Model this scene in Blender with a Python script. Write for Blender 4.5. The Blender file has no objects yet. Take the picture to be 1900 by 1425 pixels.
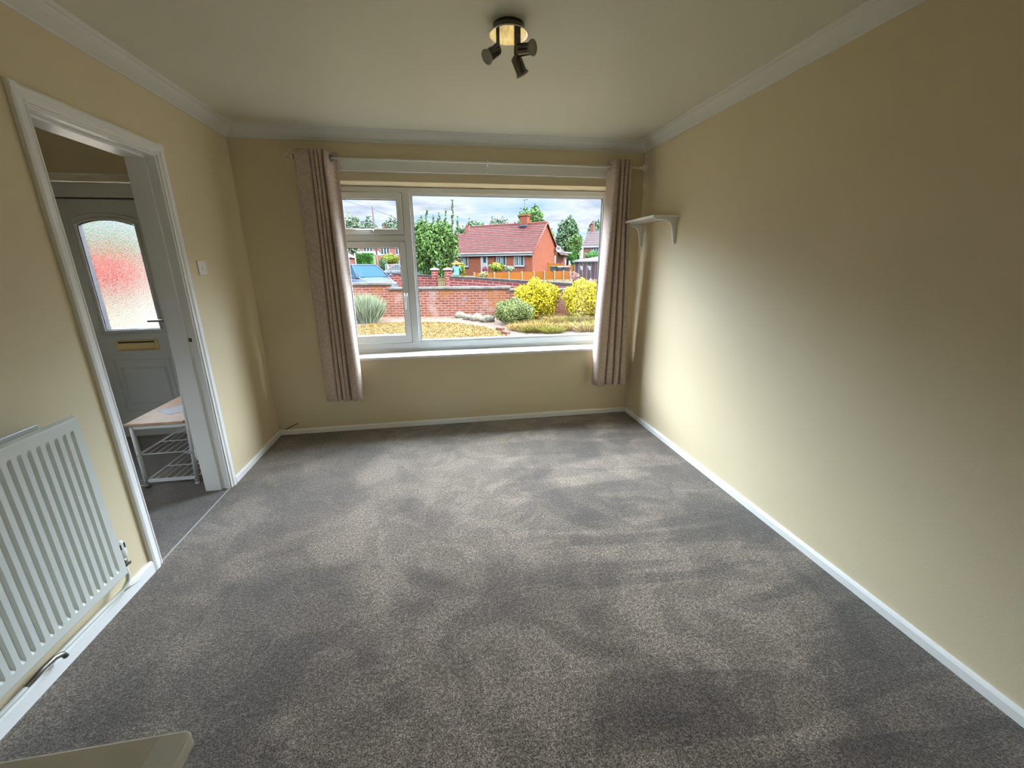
import bpy, bmesh, math, random
import numpy as np
from mathutils import Vector, Matrix
rng = np.random.default_rng(7); random.seed(7)
S = bpy.context.scene; COL = S.collection
PI = math.pi

# ---------------------------------------------------------------- camera
FPX, YAW, PITCH, ROLL = 759.95, -0.1671018, -0.2859699, -0.0078947
CAM = np.array([1.45016, -3.60159, 1.41764])
def _axes():
    cy, sy, cp, sp, cr, sr = math.cos(YAW), math.sin(YAW), math.cos(PITCH), math.sin(PITCH), math.cos(ROLL), math.sin(ROLL)
    f = np.array([-sy*cp, cy*cp, sp]); r = np.array([cy, sy, 0.]); u = np.cross(r, f)
    return cr*r+sr*u, -sr*r+cr*u, f
AR, AU, AF = _axes()
cd = bpy.data.cameras.new('camera'); cam = bpy.data.objects.new('camera', cd); COL.objects.link(cam)
cd.sensor_width = 36; cd.lens = FPX/1900*36; cd.clip_start = 0.02; cd.clip_end = 500
M = Matrix.Identity(4)
for i in range(3):
    M[i][0], M[i][1], M[i][2], M[i][3] = AR[i], AU[i], -AF[i], CAM[i]
cam.matrix_world = M; S.camera = cam
def ray(x, y): return AF + AR*(x-950)/FPX - AU*(y-712.5)/FPX
def on(x, y, ax, v):                       # where the sight line of a photo point meets the plane axis = v
    d = ray(x, y); return CAM + (v-CAM[ax])/d[ax]*d
def at(x, y, dep): return CAM + ray(x, y)*dep

# ---------------------------------------------------------------- world, sun, exposure
S.view_settings.view_transform = 'Standard'; S.view_settings.look = 'None'
S.view_settings.exposure = 0.0; S.view_settings.gamma = 1.0; S.view_settings.use_curve_mapping = False
S.cycles.diffuse_bounces = 8; S.cycles.max_bounces = 16; S.cycles.transparent_max_bounces = 12
S.cycles.use_denoising = True; S.cycles.sample_clamp_indirect = 10
SKY_HIGH = 49.0
W = bpy.data.worlds.new('sky'); S.world = W; W.use_nodes = True
nt = W.node_tree; N = nt.nodes; L = nt.links; N.clear()
def nd(t, **k):
    n = N.new(t)
    for a, b in k.items(): setattr(n, a, b)
    return n
def ramp(n, stops):
    r = n.color_ramp
    while len(r.elements) < len(stops): r.elements.new(0.5)
    for e, (p, c) in zip(r.elements, stops):
        e.position = p; e.color = (*c, 1) if len(c) == 3 else c
tc = nd('ShaderNodeTexCoord'); sep = nd('ShaderNodeSeparateXYZ'); L.new(tc.outputs['Generated'], sep.inputs[0])
# cloud layer: project the direction on a flat cloud deck
mx = nd('ShaderNodeMath', operation='ADD'); mx.inputs[1].default_value = 0.10; L.new(sep.outputs['Z'], mx.inputs[0])
dx = nd('ShaderNodeMath', operation='DIVIDE'); L.new(sep.outputs['X'], dx.inputs[0]); L.new(mx.outputs[0], dx.inputs[1])
dy = nd('ShaderNodeMath', operation='DIVIDE'); L.new(sep.outputs['Y'], dy.inputs[0]); L.new(mx.outputs[0], dy.inputs[1])
cb = nd('ShaderNodeCombineXYZ'); L.new(dx.outputs[0], cb.inputs[0]); L.new(dy.outputs[0], cb.inputs[1])
no = nd('ShaderNodeTexNoise'); no.inputs['Scale'].default_value = 0.85; no.inputs['Detail'].default_value = 6; no.inputs['Roughness'].default_value = 0.55
L.new(cb.outputs[0], no.inputs['Vector'])
cr = nd('ShaderNodeValToRGB'); ramp(cr, [(0.32, (0.34, 0.62, 0.92)), (0.44, (0.66, 0.82, 0.98)), (0.52, (0.84, 0.90, 0.99)), (0.60, (0.56, 0.65, 0.80)), (0.72, (0.42, 0.50, 0.66))])
L.new(no.outputs['Fac'], cr.inputs[0])
er = nd('ShaderNodeMapRange'); er.inputs['From Min'].default_value = 0.165; er.inputs['From Max'].default_value = 0.40
er.inputs['To Min'].default_value = 1.2; er.inputs['To Max'].default_value = SKY_HIGH; er.interpolation_type = 'SMOOTHSTEP'
L.new(sep.outputs['Z'], er.inputs['Value'])
bg = nd('ShaderNodeBackground'); L.new(cr.outputs[0], bg.inputs[0]); L.new(er.outputs[0], bg.inputs[1])
wo = nd('ShaderNodeOutputWorld'); L.new(bg.outputs[0], wo.inputs[0])
def sun():
    l = bpy.data.lights.new('sun', 'SUN'); l.energy = 28.0; l.angle = math.radians(8); l.color = (1, 0.93, 0.82)
    o = bpy.data.objects.new('sun', l); COL.objects.link(o)
    o.rotation_euler = Vector((-0.70, 0.50, -0.62)).to_track_quat('-Z', 'Y').to_euler()
sun()
def portal(name, loc, sx, sy, d):
    l = bpy.data.lights.new(name, 'AREA'); l.shape = 'RECTANGLE'; l.size = sx; l.size_y = sy
    l.cycles.is_portal = True
    o = bpy.data.objects.new(name, l); COL.objects.link(o); o.location = loc
    o.rotation_euler = Vector(d).to_track_quat('-Z', 'Z').to_euler()
portal('window_daylight', (1.8, 0.32, 1.345), 2.4, 1.4, (0, -1, 0))

portal('added_hall_daylight', (-2.2, -2.425, 1.475), .6, .95, (1, 0, 0))  # guides sky light through the added, unseen hall window

# ---------------------------------------------------------------- helpers
def lin(c): c = c/255; return c/12.92 if c <= 0.04045 else ((c+0.055)/1.055)**2.4
def srgb(r, g, b, k=1.0): return (lin(r)*k, lin(g)*k, lin(b)*k)
KX = 0.059                                   # outdoor surfaces under a bright high sky
def ex(r, g, b, k=1.0): return srgb(r, g, b, KX*k)
def new_mat(name):
    m = bpy.data.materials.new(name); m.use_nodes = True
    return m, m.node_tree, m.node_tree.nodes['Principled BSDF']
SPEC = 0.5
def mat(name, c, rough=0.6, metal=0.0, var=0.0, scale=8, bump=0.0, bscale=60, spec=None, coat=0.0, island=0.0, trans=0.0):
    m, t, b = new_mat(name)
    b.inputs['Base Color'].default_value = (*c, 1); b.inputs['Roughness'].default_value = rough
    b.inputs['Metallic'].default_value = metal; b.inputs['Specular IOR Level'].default_value = SPEC if spec is None else spec
    b.inputs['Coat Weight'].default_value = coat; b.inputs['Coat Roughness'].default_value = 0.12
    tcn = t.nodes.new('ShaderNodeTexCoord')
    if var or island:
        n = t.nodes.new('ShaderNodeTexNoise'); n.inputs['Scale'].default_value = scale; n.inputs['Detail'].default_value = 4
        t.links.new(tcn.outputs['Object'], n.inputs['Vector'])
        mr = t.nodes.new('ShaderNodeMapRange'); mr.inputs['From Min'].default_value = 0.3; mr.inputs['From Max'].default_value = 0.7
        mr.inputs['To Min'].default_value = 1-var; mr.inputs['To Max'].default_value = 1+var
        t.links.new(n.outputs['Fac'], mr.inputs['Value']); fac = mr.outputs[0]
        if island:
            g = t.nodes.new('ShaderNodeNewGeometry'); m2 = t.nodes.new('ShaderNodeMapRange')
            m2.inputs['To Min'].default_value = 1-island; m2.inputs['To Max'].default_value = 1+island
            t.links.new(g.outputs['Random Per Island'], m2.inputs['Value'])
            mm = t.nodes.new('ShaderNodeMath'); mm.operation = 'MULTIPLY'
            t.links.new(fac, mm.inputs[0]); t.links.new(m2.outputs[0], mm.inputs[1]); fac = mm.outputs[0]
        v = t.nodes.new('ShaderNodeVectorMath'); v.operation = 'SCALE'; v.inputs[0].default_value = c
        t.links.new(fac, v.inputs['Scale']); t.links.new(v.outputs[0], b.inputs['Base Color'])
    if bump:
        n2 = t.nodes.new('ShaderNodeTexNoise'); n2.inputs['Scale'].default_value = bscale; n2.inputs['Detail'].default_value = 3
        t.links.new(tcn.outputs['Object'], n2.inputs['Vector'])
        bp = t.nodes.new('ShaderNodeBump'); bp.inputs['Strength'].default_value = bump; bp.inputs['Distance'].default_value = 0.01
        t.links.new(n2.outputs['Fac'], bp.inputs['Height']); t.links.new(bp.outputs[0], b.inputs['Normal'])
    return m
def brick_mat(name, c1, c2, mortar, bw=0.225, rh=0.075, ms=0.011, stain=None, rough=0.9, vert='Z'):
    m, t, b = new_mat(name); b.inputs['Roughness'].default_value = rough; b.inputs['Specular IOR Level'].default_value = 0.04
    tcn = t.nodes.new('ShaderNodeTexCoord'); sp = t.nodes.new('ShaderNodeSeparateXYZ'); t.links.new(tcn.outputs['Object'], sp.inputs[0])
    ad = t.nodes.new('ShaderNodeMath'); ad.operation = 'ADD'; t.links.new(sp.outputs['X'], ad.inputs[0]); t.links.new(sp.outputs['Y'], ad.inputs[1])
    c = t.nodes.new('ShaderNodeCombineXYZ'); t.links.new(ad.outputs[0], c.inputs[0]); t.links.new(sp.outputs['Z'], c.inputs[1])
    k = t.nodes.new('ShaderNodeTexBrick'); t.links.new(c.outputs[0], k.inputs['Vector'])
    k.inputs['Color1'].default_value = (*c1, 1); k.inputs['Color2'].default_value = (*c2, 1); k.inputs['Mortar'].default_value = (*mortar, 1)
    k.inputs['Scale'].default_value = 1; k.inputs['Brick Width'].default_value = bw; k.inputs['Row Height'].default_value = rh; k.inputs['Mortar Size'].default_value = ms
    out = k.outputs['Color']
    for (col, sc, lo, hi, amt) in (stain or []):
        n = t.nodes.new('ShaderNodeTexNoise'); n.inputs['Scale'].default_value = sc; n.inputs['Detail'].default_value = 5
        t.links.new(tcn.outputs['Object'], n.inputs['Vector'])
        r = t.nodes.new('ShaderNodeMapRange'); r.inputs['From Min'].default_value = lo; r.inputs['From Max'].default_value = hi; r.inputs['To Max'].default_value = amt
        t.links.new(n.outputs['Fac'], r.inputs['Value'])
        x = t.nodes.new('ShaderNodeMix'); x.data_type = 'RGBA'; t.links.new(r.outputs[0], x.inputs['Factor'])
        t.links.new(out, x.inputs['A']); x.inputs['B'].default_value = (*col, 1); out = x.outputs['Result']
    t.links.new(out, b.inputs['Base Color'])
    return m

class MB:
    def __init__(s): s.v = []; s.f = []; s.smooth = []
    def add(s, vs, fs, sm=False):
        o = len(s.v); s.v += [tuple(map(float, p)) for p in vs]; s.f += [tuple(i+o for i in f) for f in fs]; s.smooth += [sm]*len(fs); return s
    def box(s, x0, x1, y0, y1, z0, z1):
        v = [(x, y, z) for z in (z0, z1) for y in (y0, y1) for x in (x0, x1)]
        return s.add(v, [(0, 2, 3, 1), (4, 5, 7, 6), (0, 1, 5, 4), (2, 6, 7, 3), (0, 4, 6, 2), (1, 3, 7, 5)])
    def prism(s, pts, axis, a, b, sm=False):          # outline pts (2D, counter-clockwise) pushed along axis
        def P(p, h):
            return {'x': (h, p[0], p[1]), 'y': (p[0], h, p[1]), 'z': (p[0], p[1], h)}[axis]
        n = len(pts); v = [P(p, a) for p in pts]+[P(p, b) for p in pts]
        s.add(v, [(i, (i+1) % n, n+(i+1) % n, n+i) for i in range(n)], sm)
        return s.add(v, [tuple(range(n))[::-1], tuple(range(n, 2*n))])
    def frame(s, o, ax):
        a = np.array(ax, float); a /= np.linalg.norm(a)
        h = np.array([0, 0, 1.]) if abs(a[2]) < .9 else np.array([1., 0, 0])
        p = np.cross(a, h); p /= np.linalg.norm(p); return np.array(o, float), a, p, np.cross(a, p)
    def lathe(s, prof, o, ax=(0, 0, 1), n=20, sm=True, caps=True):
        o, a, p, q = s.frame(o, ax); v = []; f = []
        for (r, h) in prof:
            for k in range(n):
                t = 2*PI*k/n; v.append(o+a*h+(p*math.cos(t)+q*math.sin(t))*r)
        m = len(prof)
        for i in range(m-1):
            for k in range(n):
                k2 = (k+1) % n; f.append((i*n+k, i*n+k2, (i+1)*n+k2, (i+1)*n+k))
        s.add(v, f, sm)
        if caps: s.add(v, [tuple(range(n))[::-1], tuple(range((m-1)*n, m*n))])
        return s
    def tube(s, path, r, n=8, closed=False, sm=True, taper=None):
        P = [np.array(p, float) for p in path]; m = len(P); v = []; f = []; prev = None
        for i in range(m):
            d = P[(i+1) % m]-P[i-1] if closed else P[min(i+1, m-1)]-P[max(i-1, 0)]
            d /= np.linalg.norm(d)+1e-12
            if prev is None:
                h = np.array([0, 0, 1.]) if abs(d[2]) < .9 else np.array([1., 0, 0]); p = np.cross(d, h)
            else: p = prev-d*(prev@d)
            p /= np.linalg.norm(p)+1e-12; prev = p; q = np.cross(d, p); rr = r if taper is None else r*taper[i]
            for k in range(n): t = 2*PI*k/n; v.append(P[i]+(p*math.cos(t)+q*math.sin(t))*rr)
        for i in range(m if closed else m-1):
            j = (i+1) % m
            for k in range(n): k2 = (k+1) % n; f.append((i*n+k, i*n+k2, j*n+k2, j*n+k))
        s.add(v, f, sm)
        if not closed: s.add(v, [tuple(range(n))[::-1], tuple(range((m-1)*n, m*n))])
        return s
    def grid(s, fn, nu, nv, sm=True):
        v = [fn(i/(nu-1), j/(nv-1)) for j in range(nv) for i in range(nu)]
        f = [(j*nu+i, j*nu+i+1, (j+1)*nu+i+1, (j+1)*nu+i) for j in range(nv-1) for i in range(nu-1)]
        return s.add(v, f, sm)
    def blob(s, c, r, nz=0.15, seed=0, sub=2):
        bm = bmesh.new(); bmesh.ops.create_icosphere(bm, subdivisions=sub, radius=1)
        g = np.random.default_rng(seed); ph = g.uniform(0, 6, 6)
        vs = []
        for q in bm.verts:
            x, y, z = q.co; w = 1+nz*(math.sin(3*x+ph[0])*math.cos(4*y+ph[1])+.6*math.sin(6*z+ph[2]+2*x)+.4*math.sin(9*y+ph[3]))
            vs.append((c[0]+x*r[0]*w, c[1]+y*r[1]*w, c[2]+z*r[2]*w))
        s.add(vs, [tuple(q.index for q in f.verts) for f in bm.faces], True); bm.free(); return s
def mesh_obj(name, mb, m, parent=None, bevel=0, solid=0, fix=True, loc=None):
    me = bpy.data.meshes.new(name); me.from_pydata(mb.v, [], mb.f); me.update()
    if fix:
        bm = bmesh.new(); bm.from_mesh(me); bmesh.ops.remove_doubles(bm, verts=bm.verts, dist=1e-6)
        sm = None
        bmesh.ops.recalc_face_normals(bm, faces=bm.faces); bm.to_mesh(me); bm.free()
    if any(mb.smooth):
        if len(me.polygons) == len(mb.smooth): me.polygons.foreach_set('use_smooth', mb.smooth)
        else: me.polygons.foreach_set('use_smooth', [True]*len(me.polygons))
    o = bpy.data.objects.new(name, me); COL.objects.link(o); me.materials.append(m)
    if bevel:
        b = o.modifiers.new('bevel', 'BEVEL'); b.width = bevel; b.segments = 2; b.limit_method = 'ANGLE'; b.harden_normals = False
    if solid:
        b = o.modifiers.new('solid', 'SOLIDIFY'); b.thickness = solid; b.offset = 0
    if loc is not None: o.location = loc
    if parent is not None: o.parent = parent
    return o
def tag(o, label, cat, group=None, kind=None):
    o['label'] = label; o['category'] = cat
    if group: o['group'] = group
    if kind: o['kind'] = kind
    return o
def thing(name, label, cat, loc=(0, 0, 0), rz=0, group=None):
    o = bpy.data.objects.new(name, None); COL.objects.link(o); o.empty_display_size = .1
    o.location = loc; o.rotation_euler = (0, 0, rz); return tag(o, label, cat, group)
def struct(name, mb, m, bevel=0, parent=None):
    o = mesh_obj(name, mb, m, parent, bevel)
    if parent is None: o['kind'] = 'structure'
    return o
def struct_root(name, loc=(0, 0, 0)):
    o = bpy.data.objects.new(name, None); COL.objects.link(o); o.location = loc; o['kind'] = 'structure'; return o
def shift(mb, d): mb.v = [(a-d[0], b-d[1], c-d[2]) for a, b, c in mb.v]; return mb
def wpart(name, mb, m, root, bevel=0, **k):            # part drawn in world coordinates, stored relative to its thing
    p = root; off = np.array([0., 0, 0])
    while p is not None: off = off+np.array(p.location); p = p.parent
    return mesh_obj(name, shift(mb, off), m, root, bevel, **k)
def wthing(name, mb, m, label, cat, loc, group=None, bevel=0, kind=None):
    o = mesh_obj(name, shift(mb, loc), m, None, bevel, loc=loc); return tag(o, label, cat, group, kind)
def copy_thing(o):
    c = o.copy(); COL.objects.link(c)
    for ch in [x for x in bpy.data.objects if x.parent == o]:
        d = ch.copy(); COL.objects.link(d); d.parent = c
    return c

# ---------------------------------------------------------------- indoor materials
WALLC = (0.665, 0.57, 0.375)
m_wall = mat('cream_wall_paint', WALLC, 0.55, var=0.025, scale=1.5, bump=0.04, bscale=120, spec=0.35)
m_ceil = mat('ceiling_paint', (0.69, 0.67, 0.54), 0.5, var=0.02, scale=2, bump=0.06, bscale=40, spec=0.4)
m_cove = mat('white_coving_paint', (0.66, 0.655, 0.60), 0.45, bump=0.1, bscale=50)
m_gloss = mat('white_gloss_paint', (0.82, 0.82, 0.79), 0.22, bump=0.08, bscale=25)
m_upvc = mat('white_plastic_frame', (0.74, 0.76, 0.75), 0.35, spec=.35)
m_handle = mat('satin_handle_metal', (0.72, 0.72, 0.70), 0.28, metal=.7)
m_rad = mat('radiator_enamel', (0.66, 0.67, 0.61), 0.3)
m_dark = mat('dark_gasket', (0.03, 0.03, 0.03), 0.6)
m_gapshade = mat('grey_gap_shade', (0.14, 0.135, 0.12), 0.7)  # shade colour for the gaps round the sashes
m_chrome = mat('polished_chrome', (0.85, 0.83, 0.80), 0.04, metal=1)
m_darkchrome = mat('dark_smoked_chrome', (0.16, 0.15, 0.13), 0.18, metal=1)
m_lens = mat('frosted_bulb_face', (0.35, 0.33, 0.27), 0.35)
m_brass = mat('polished_brass', (0.80, 0.66, 0.40), 0.2, metal=1)
m_steel = mat('dull_steel', (0.35, 0.33, 0.30), 0.4, metal=1)
m_wood = mat('pale_wood_seat', (0.58, 0.36, 0.21), 0.45, spec=.3, var=0.15, scale=14)
m_paper = mat('white_paper', (0.85, 0.87, 0.92), 0.5)
m_whitemetal = mat('white_powder_metal', (0.72, 0.74, 0.74), 0.35)
m_switch = mat('white_plastic_switch', (0.78, 0.74, 0.70), 0.3)
def curtain_mat():
    m, t, b = new_mat('mushroom_velvet'); b.inputs['Roughness'].default_value = 0.75
    b.inputs['Sheen Weight'].default_value = 0.6; b.inputs['Sheen Roughness'].default_value = 0.4; b.inputs['Sheen Tint'].default_value = (0.9, 0.8, 0.7, 1)
    tcn = t.nodes.new('ShaderNodeTexCoord'); n = t.nodes.new('ShaderNodeTexNoise'); n.inputs['Scale'].default_value = 55; n.inputs['Detail'].default_value = 5
    t.links.new(tcn.outputs['Object'], n.inputs['Vector'])
    r = t.nodes.new('ShaderNodeValToRGB'); r.color_ramp.elements[0].position = .3; r.color_ramp.elements[1].position = .7
    r.color_ramp.elements[0].color = (0.42, 0.325, 0.26, 1); r.color_ramp.elements[1].color = (0.56, 0.45, 0.37, 1)
    t.links.new(n.outputs['Fac'], r.inputs[0]); t.links.new(r.outputs[0], b.inputs['Base Color'])
    return m
m_curtain = curtain_mat()
def carpet_mat(name, k=1.0):
    m, t, b = new_mat(name); b.inputs['Roughness'].default_value = 0.95; b.inputs['Specular IOR Level'].default_value = 0.1
    b.inputs['Sheen Tint'].default_value = (1, .97, .93, 1); b.inputs['Sheen Weight'].default_value = 0.50; b.inputs['Sheen Roughness'].default_value = 0.45
    Nn, Lk = t.nodes, t.links
    tcn = Nn.new('ShaderNodeTexCoord')
    def noise(sc, det, ro=.5, vec=None, dist=0):
        n = Nn.new('ShaderNodeTexNoise'); n.inputs['Scale'].default_value = sc; n.inputs['Detail'].default_value = det
        n.inputs['Roughness'].default_value = ro; n.inputs['Distortion'].default_value = dist
        Lk.new(vec or tcn.outputs['Object'], n.inputs['Vector']); return n.outputs['Fac']
    def mr(v, a, b_, c, d, smooth=False):
        n = Nn.new('ShaderNodeMapRange'); Lk.new(v, n.inputs['Value'])
        if smooth: n.interpolation_type = 'SMOOTHSTEP'
        for q, w in zip(('From Min', 'From Max', 'To Min', 'To Max'), (a, b_, c, d)): n.inputs[q].default_value = w
        return n.outputs[0]
    def mul(a, b_, op='MULTIPLY'):
        n = Nn.new('ShaderNodeMath'); n.operation = op
        for i, q in enumerate((a, b_)):
            if isinstance(q, (int, float)): n.inputs[i].default_value = q
            else: Lk.new(q, n.inputs[i])
        return n.outputs[0]
    fine = noise(185, 3, .75)
    tuft = noise(75, 2, .6)
    f = mul(mul(fine, .72), mul(tuft, .28), 'ADD')
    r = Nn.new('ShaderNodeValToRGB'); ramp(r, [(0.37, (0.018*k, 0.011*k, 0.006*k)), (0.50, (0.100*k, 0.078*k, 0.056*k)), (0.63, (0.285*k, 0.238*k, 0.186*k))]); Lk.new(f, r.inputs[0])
    # brushed nap: large soft patches and strokes of a vacuum head
    p1 = mr(noise(1.5, 3, .55, dist=.6), .40, .58, .70, 1.26, True)
    p2 = mr(noise(4.2, 3, .6, dist=1.0), .42, .56, .82, 1.14, True)
    mp = Nn.new('ShaderNodeMapping'); Lk.new(tcn.outputs['Object'], mp.inputs['Vector'])
    mp.inputs['Rotation'].default_value = (0, 0, math.radians(-12)); mp.inputs['Scale'].default_value = (0.75, 4.2, 1)
    st = mr(noise(1.1, 2, .5, mp.outputs[0], .35), .48, .52, .80, 1.20, True)
    sx = Nn.new('ShaderNodeSeparateXYZ'); Lk.new(tcn.outputs['Object'], sx.inputs[0])
    g = mr(sx.outputs['X'], 1.5, 2.1, 0, 1, True)
    stm = Nn.new('ShaderNodeMix'); stm.data_type = 'FLOAT'; Lk.new(g, stm.inputs['Factor']); stm.inputs['A'].default_value = 1.0; Lk.new(st, stm.inputs['B'])
    fac = mul(mul(p1, p2), stm.outputs['Result'])
    v = Nn.new('ShaderNodeVectorMath'); v.operation = 'SCALE'; Lk.new(r.outputs[0], v.inputs[0]); Lk.new(fac, v.inputs['Scale'])
    Lk.new(v.outputs[0], b.inputs['Base Color'])
    bp = Nn.new('ShaderNodeBump'); bp.inputs['Strength'].default_value = 0.6; bp.inputs['Distance'].default_value = 0.006
    Lk.new(f, bp.inputs['Height']); Lk.new(bp.outputs[0], b.inputs['Normal'])
    return m
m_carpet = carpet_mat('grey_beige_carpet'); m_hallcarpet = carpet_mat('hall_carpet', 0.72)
def glass_mat(name, t0=0.93, tint=(0.99, 0.995, 1.0)):
    m = bpy.data.materials.new(name); m.use_nodes = True; t = m.node_tree; t.nodes.clear()
    tr = t.nodes.new('ShaderNodeBsdfTransparent'); tr.inputs[0].default_value = (*tint, 1)
    g = t.nodes.new('ShaderNodeBsdfGlossy'); g.inputs['Roughness'].default_value = 0.02
    mx_ = t.nodes.new('ShaderNodeMixShader'); mx_.inputs[0].default_value = 1-t0
    o = t.nodes.new('ShaderNodeOutputMaterial'); t.links.new(tr.outputs[0], mx_.inputs[1]); t.links.new(g.outputs[0], mx_.inputs[2]); t.links.new(mx_.outputs[0], o.inputs[0])
    return m
m_glass = glass_mat('clear_glass', .96)
def obscure_mat():
    m = bpy.data.materials.new('obscure_patterned_glass'); m.use_nodes = True; t = m.node_tree; t.nodes.clear()
    tcn = t.nodes.new('ShaderNodeTexCoord'); n = t.nodes.new('ShaderNodeTexNoise'); n.inputs['Scale'].default_value = 85; n.inputs['Detail'].default_value = 2; n.inputs['Distortion'].default_value = 1.2
    t.links.new(tcn.outputs['Object'], n.inputs['Vector'])
    bp = t.nodes.new('ShaderNodeBump'); bp.inputs['Strength'].default_value = 0.9; bp.inputs['Distance'].default_value = 0.008; t.links.new(n.outputs['Fac'], bp.inputs['Height'])
    rf = t.nodes.new('ShaderNodeBsdfRefraction'); rf.inputs['Roughness'].default_value = 0.20; rf.inputs['IOR'].default_value = 1.08; t.links.new(bp.outputs[0], rf.inputs['Normal'])
    g = t.nodes.new('ShaderNodeBsdfGlossy'); g.inputs['Roughness'].default_value = 0.2; t.links.new(bp.outputs[0], g.inputs['Normal'])
    x = t.nodes.new('ShaderNodeMixShader'); x.inputs[0].default_value = 0.05
    o = t.nodes.new('ShaderNodeOutputMaterial'); t.links.new(rf.outputs[0], x.inputs[1]); t.links.new(g.outputs[0], x.inputs[2]); t.links.new(x.outputs[0], o.inputs[0])
    return m
m_obscure = obscure_mat()

# ---------------------------------------------------------------- room shell
RW, CH, RB, TW = 3.203, 2.375, -4.6, 0.133     # room width, ceiling, rear wall, partition thickness
HX = -2.05
struct('floor', MB().box(0, RW, RB, 0, -0.12, 0), m_carpet)
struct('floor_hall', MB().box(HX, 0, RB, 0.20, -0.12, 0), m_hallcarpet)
struct('ceiling', MB().box(HX-.1, RW+.1, RB-.15, 0.27, CH, CH+.15), m_ceil)
WX0, WX1, WZ0, WZ1 = 0.60, 3.00, 0.653, 2.035     # window opening
DX0, DX1, DZ1 = -1.47, -0.45, 2.03                # front door opening
mb = MB()
mb.box(HX-.1, DX0, 0, .30, -.12, CH).box(DX1, WX0, 0, .30, -.12, CH).box(WX1, RW+.15, 0, .30, -.12, CH)
mb.box(DX0, DX1, 0, .30, DZ1, CH).box(WX0, WX1, 0, .30, WZ1, CH).box(WX0, WX1, 0, .30, -.12, WZ0-.022)
struct('wall_front', mb, m_wall)
struct('wall_right', MB().box(RW, RW+.15, RB, 0, -.12, CH), m_wall)
OY0, OY1, OZ = -1.625, -0.895, 1.99               # doorway into the hall
mb = MB().box(-TW, 0, RB, OY0, -.01, CH).box(-TW, 0, OY1, 0, -.01, CH).box(-TW, 0, OY0, OY1, OZ, CH)
struct('wall_left', mb, m_wall)
struct('wall_hall', MB().box(HX-.12, HX, RB, -2.7, -.12, CH).box(HX-.12, HX, -2.15, 0, -.12, CH).box(HX-.12, HX, -2.7, -2.15, -.12, 1.0).box(HX-.12, HX, -2.7, -2.15, 1.95, CH), m_wall)
w2 = struct_root('added_hall_window', (HX-.06, -2.425, 1.0))  # unseen side window, added so daylight brightens the hall
wpart('window_frame', MB().box(HX-.10, HX-.04, -2.7, -2.65, 1.0, 1.95).box(HX-.10, HX-.04, -2.2, -2.15, 1.0, 1.95).box(HX-.10, HX-.04, -2.65, -2.2, 1.0, 1.05).box(HX-.10, HX-.04, -2.65, -2.2, 1.90, 1.95), m_upvc, w2)
wpart('pane', MB().box(HX-.075, HX-.069, -2.655, -2.195, 1.045, 1.905), m_glass, w2)
struct('wall_rear', MB().box(HX-.1, RW+.15, RB-.2, RB, -.12, CH), m_wall)
struct('roof', MB().box(HX-.5, RW+.5, RB-.6, 0.7, CH+.16, CH+.3), mat('roof_underboard', ex(120, 110, 100), .9))
# coving: small plaster profile swept round the room
cz = CH-0.076
prof = [(0, cz), (.007, cz), (.010, cz+.008), (.016, cz+.012), (.030, cz+.022), (.046, cz+.036), (.058, cz+.052), (.063, cz+.060), (.069, cz+.061), (.076, cz+.070), (.078, CH), (0, CH)]
struct('trim_1', MB().prism([(x, z) for x, z in prof], 'y', RB, 0, False), m_cove)
struct('trim_2', MB().prism([(RW-x, z) for x, z in prof], 'y', RB, 0, False), m_cove)
struct('trim_3', MB().prism([(-x, z) for x, z in prof], 'x', 0, RW, False), m_cove)
# skirting boards
SK = 0.046; ST = 0.016
sp_ = [(0, 0), (ST, 0), (ST, SK-.012), (ST-.005, SK-.003), (ST-.009, SK), (0, SK)]
struct('baseboard_left', MB().prism(sp_, 'y', OY1+.06, 0), m_gloss)
struct('baseboard_left.001', MB().prism([(0, 0), (.018, 0), (.018, .052), (.014, .060), (.010, .063), (0, .063)], 'y', RB, OY0-.062), m_gloss)
struct('baseboard_right', MB().prism([(RW-x, z) for x, z in sp_], 'y', RB, 0), m_gloss)
struct('baseboard_front', MB().prism([(-x, z) for x, z in sp_], 'x', 0, RW), m_gloss)
# hall doorway: lining, stops, architraves
struct('trim_4', MB().box(-TW-.004, .004, OY1-.012, OY1+.012, 0, OZ).box(-TW-.004, -.042, OY1-.024, OY1-.012, 0, OZ-.02), m_gloss, .002)
struct('trim_5', MB().box(-TW-.004, .004, OY0-.012, OY0+.012, 0, OZ).box(-TW-.004, -.042, OY0+.012, OY0+.024, 0, OZ-.02), m_gloss, .002)
struct('trim_6', MB().box(-TW-.004, .004, OY0-.012, OY1+.012, OZ-.014, OZ+.008).box(-TW-.004, -.042, OY0+.012, OY1-.012, OZ-.026, OZ-.014), m_gloss, .002)
def arch_prof(sgn, y):                            # moulded architrave section, w = 0 at the opening edge
    return [(0, y), (.012, y), (.013, y+sgn*.006), (.009, y+sgn*.010), (.010, y+sgn*.018), (.018, y+sgn*.026), (.020, y+sgn*.050), (.016, y+sgn*.060), (0, y+sgn*.060)]
AZ = OZ+.056
struct('trim_7', MB().prism(arch_prof(1, OY1-.004), 'z', 0, AZ), m_gloss, .0015)
struct('trim_8', MB().prism(arch_prof(-1, OY0+.004), 'z', 0, AZ), m_gloss, .0015)
mb = MB(); ap = arch_prof(1, OZ-.006); mb.prism([(a, b) for a, b in ap], 'y', OY0-.0545, OY1+.0545)
struct('trim_9', mb, m_gloss, .0015)
struct('trim_10', MB().box(-.003, .003, OY0+.012, OY1-.012, -.002, .003), mat('threshold_aluminium', (.42, .41, .39), .5))     # threshold strip between the carpets
struct('trim_11', MB().box(-.050, -.0405, -.9072, -.9062, .985, 1.008).box(-.036, -.022, -.9085, -.9068, .985, 1.008), m_dark)

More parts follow.
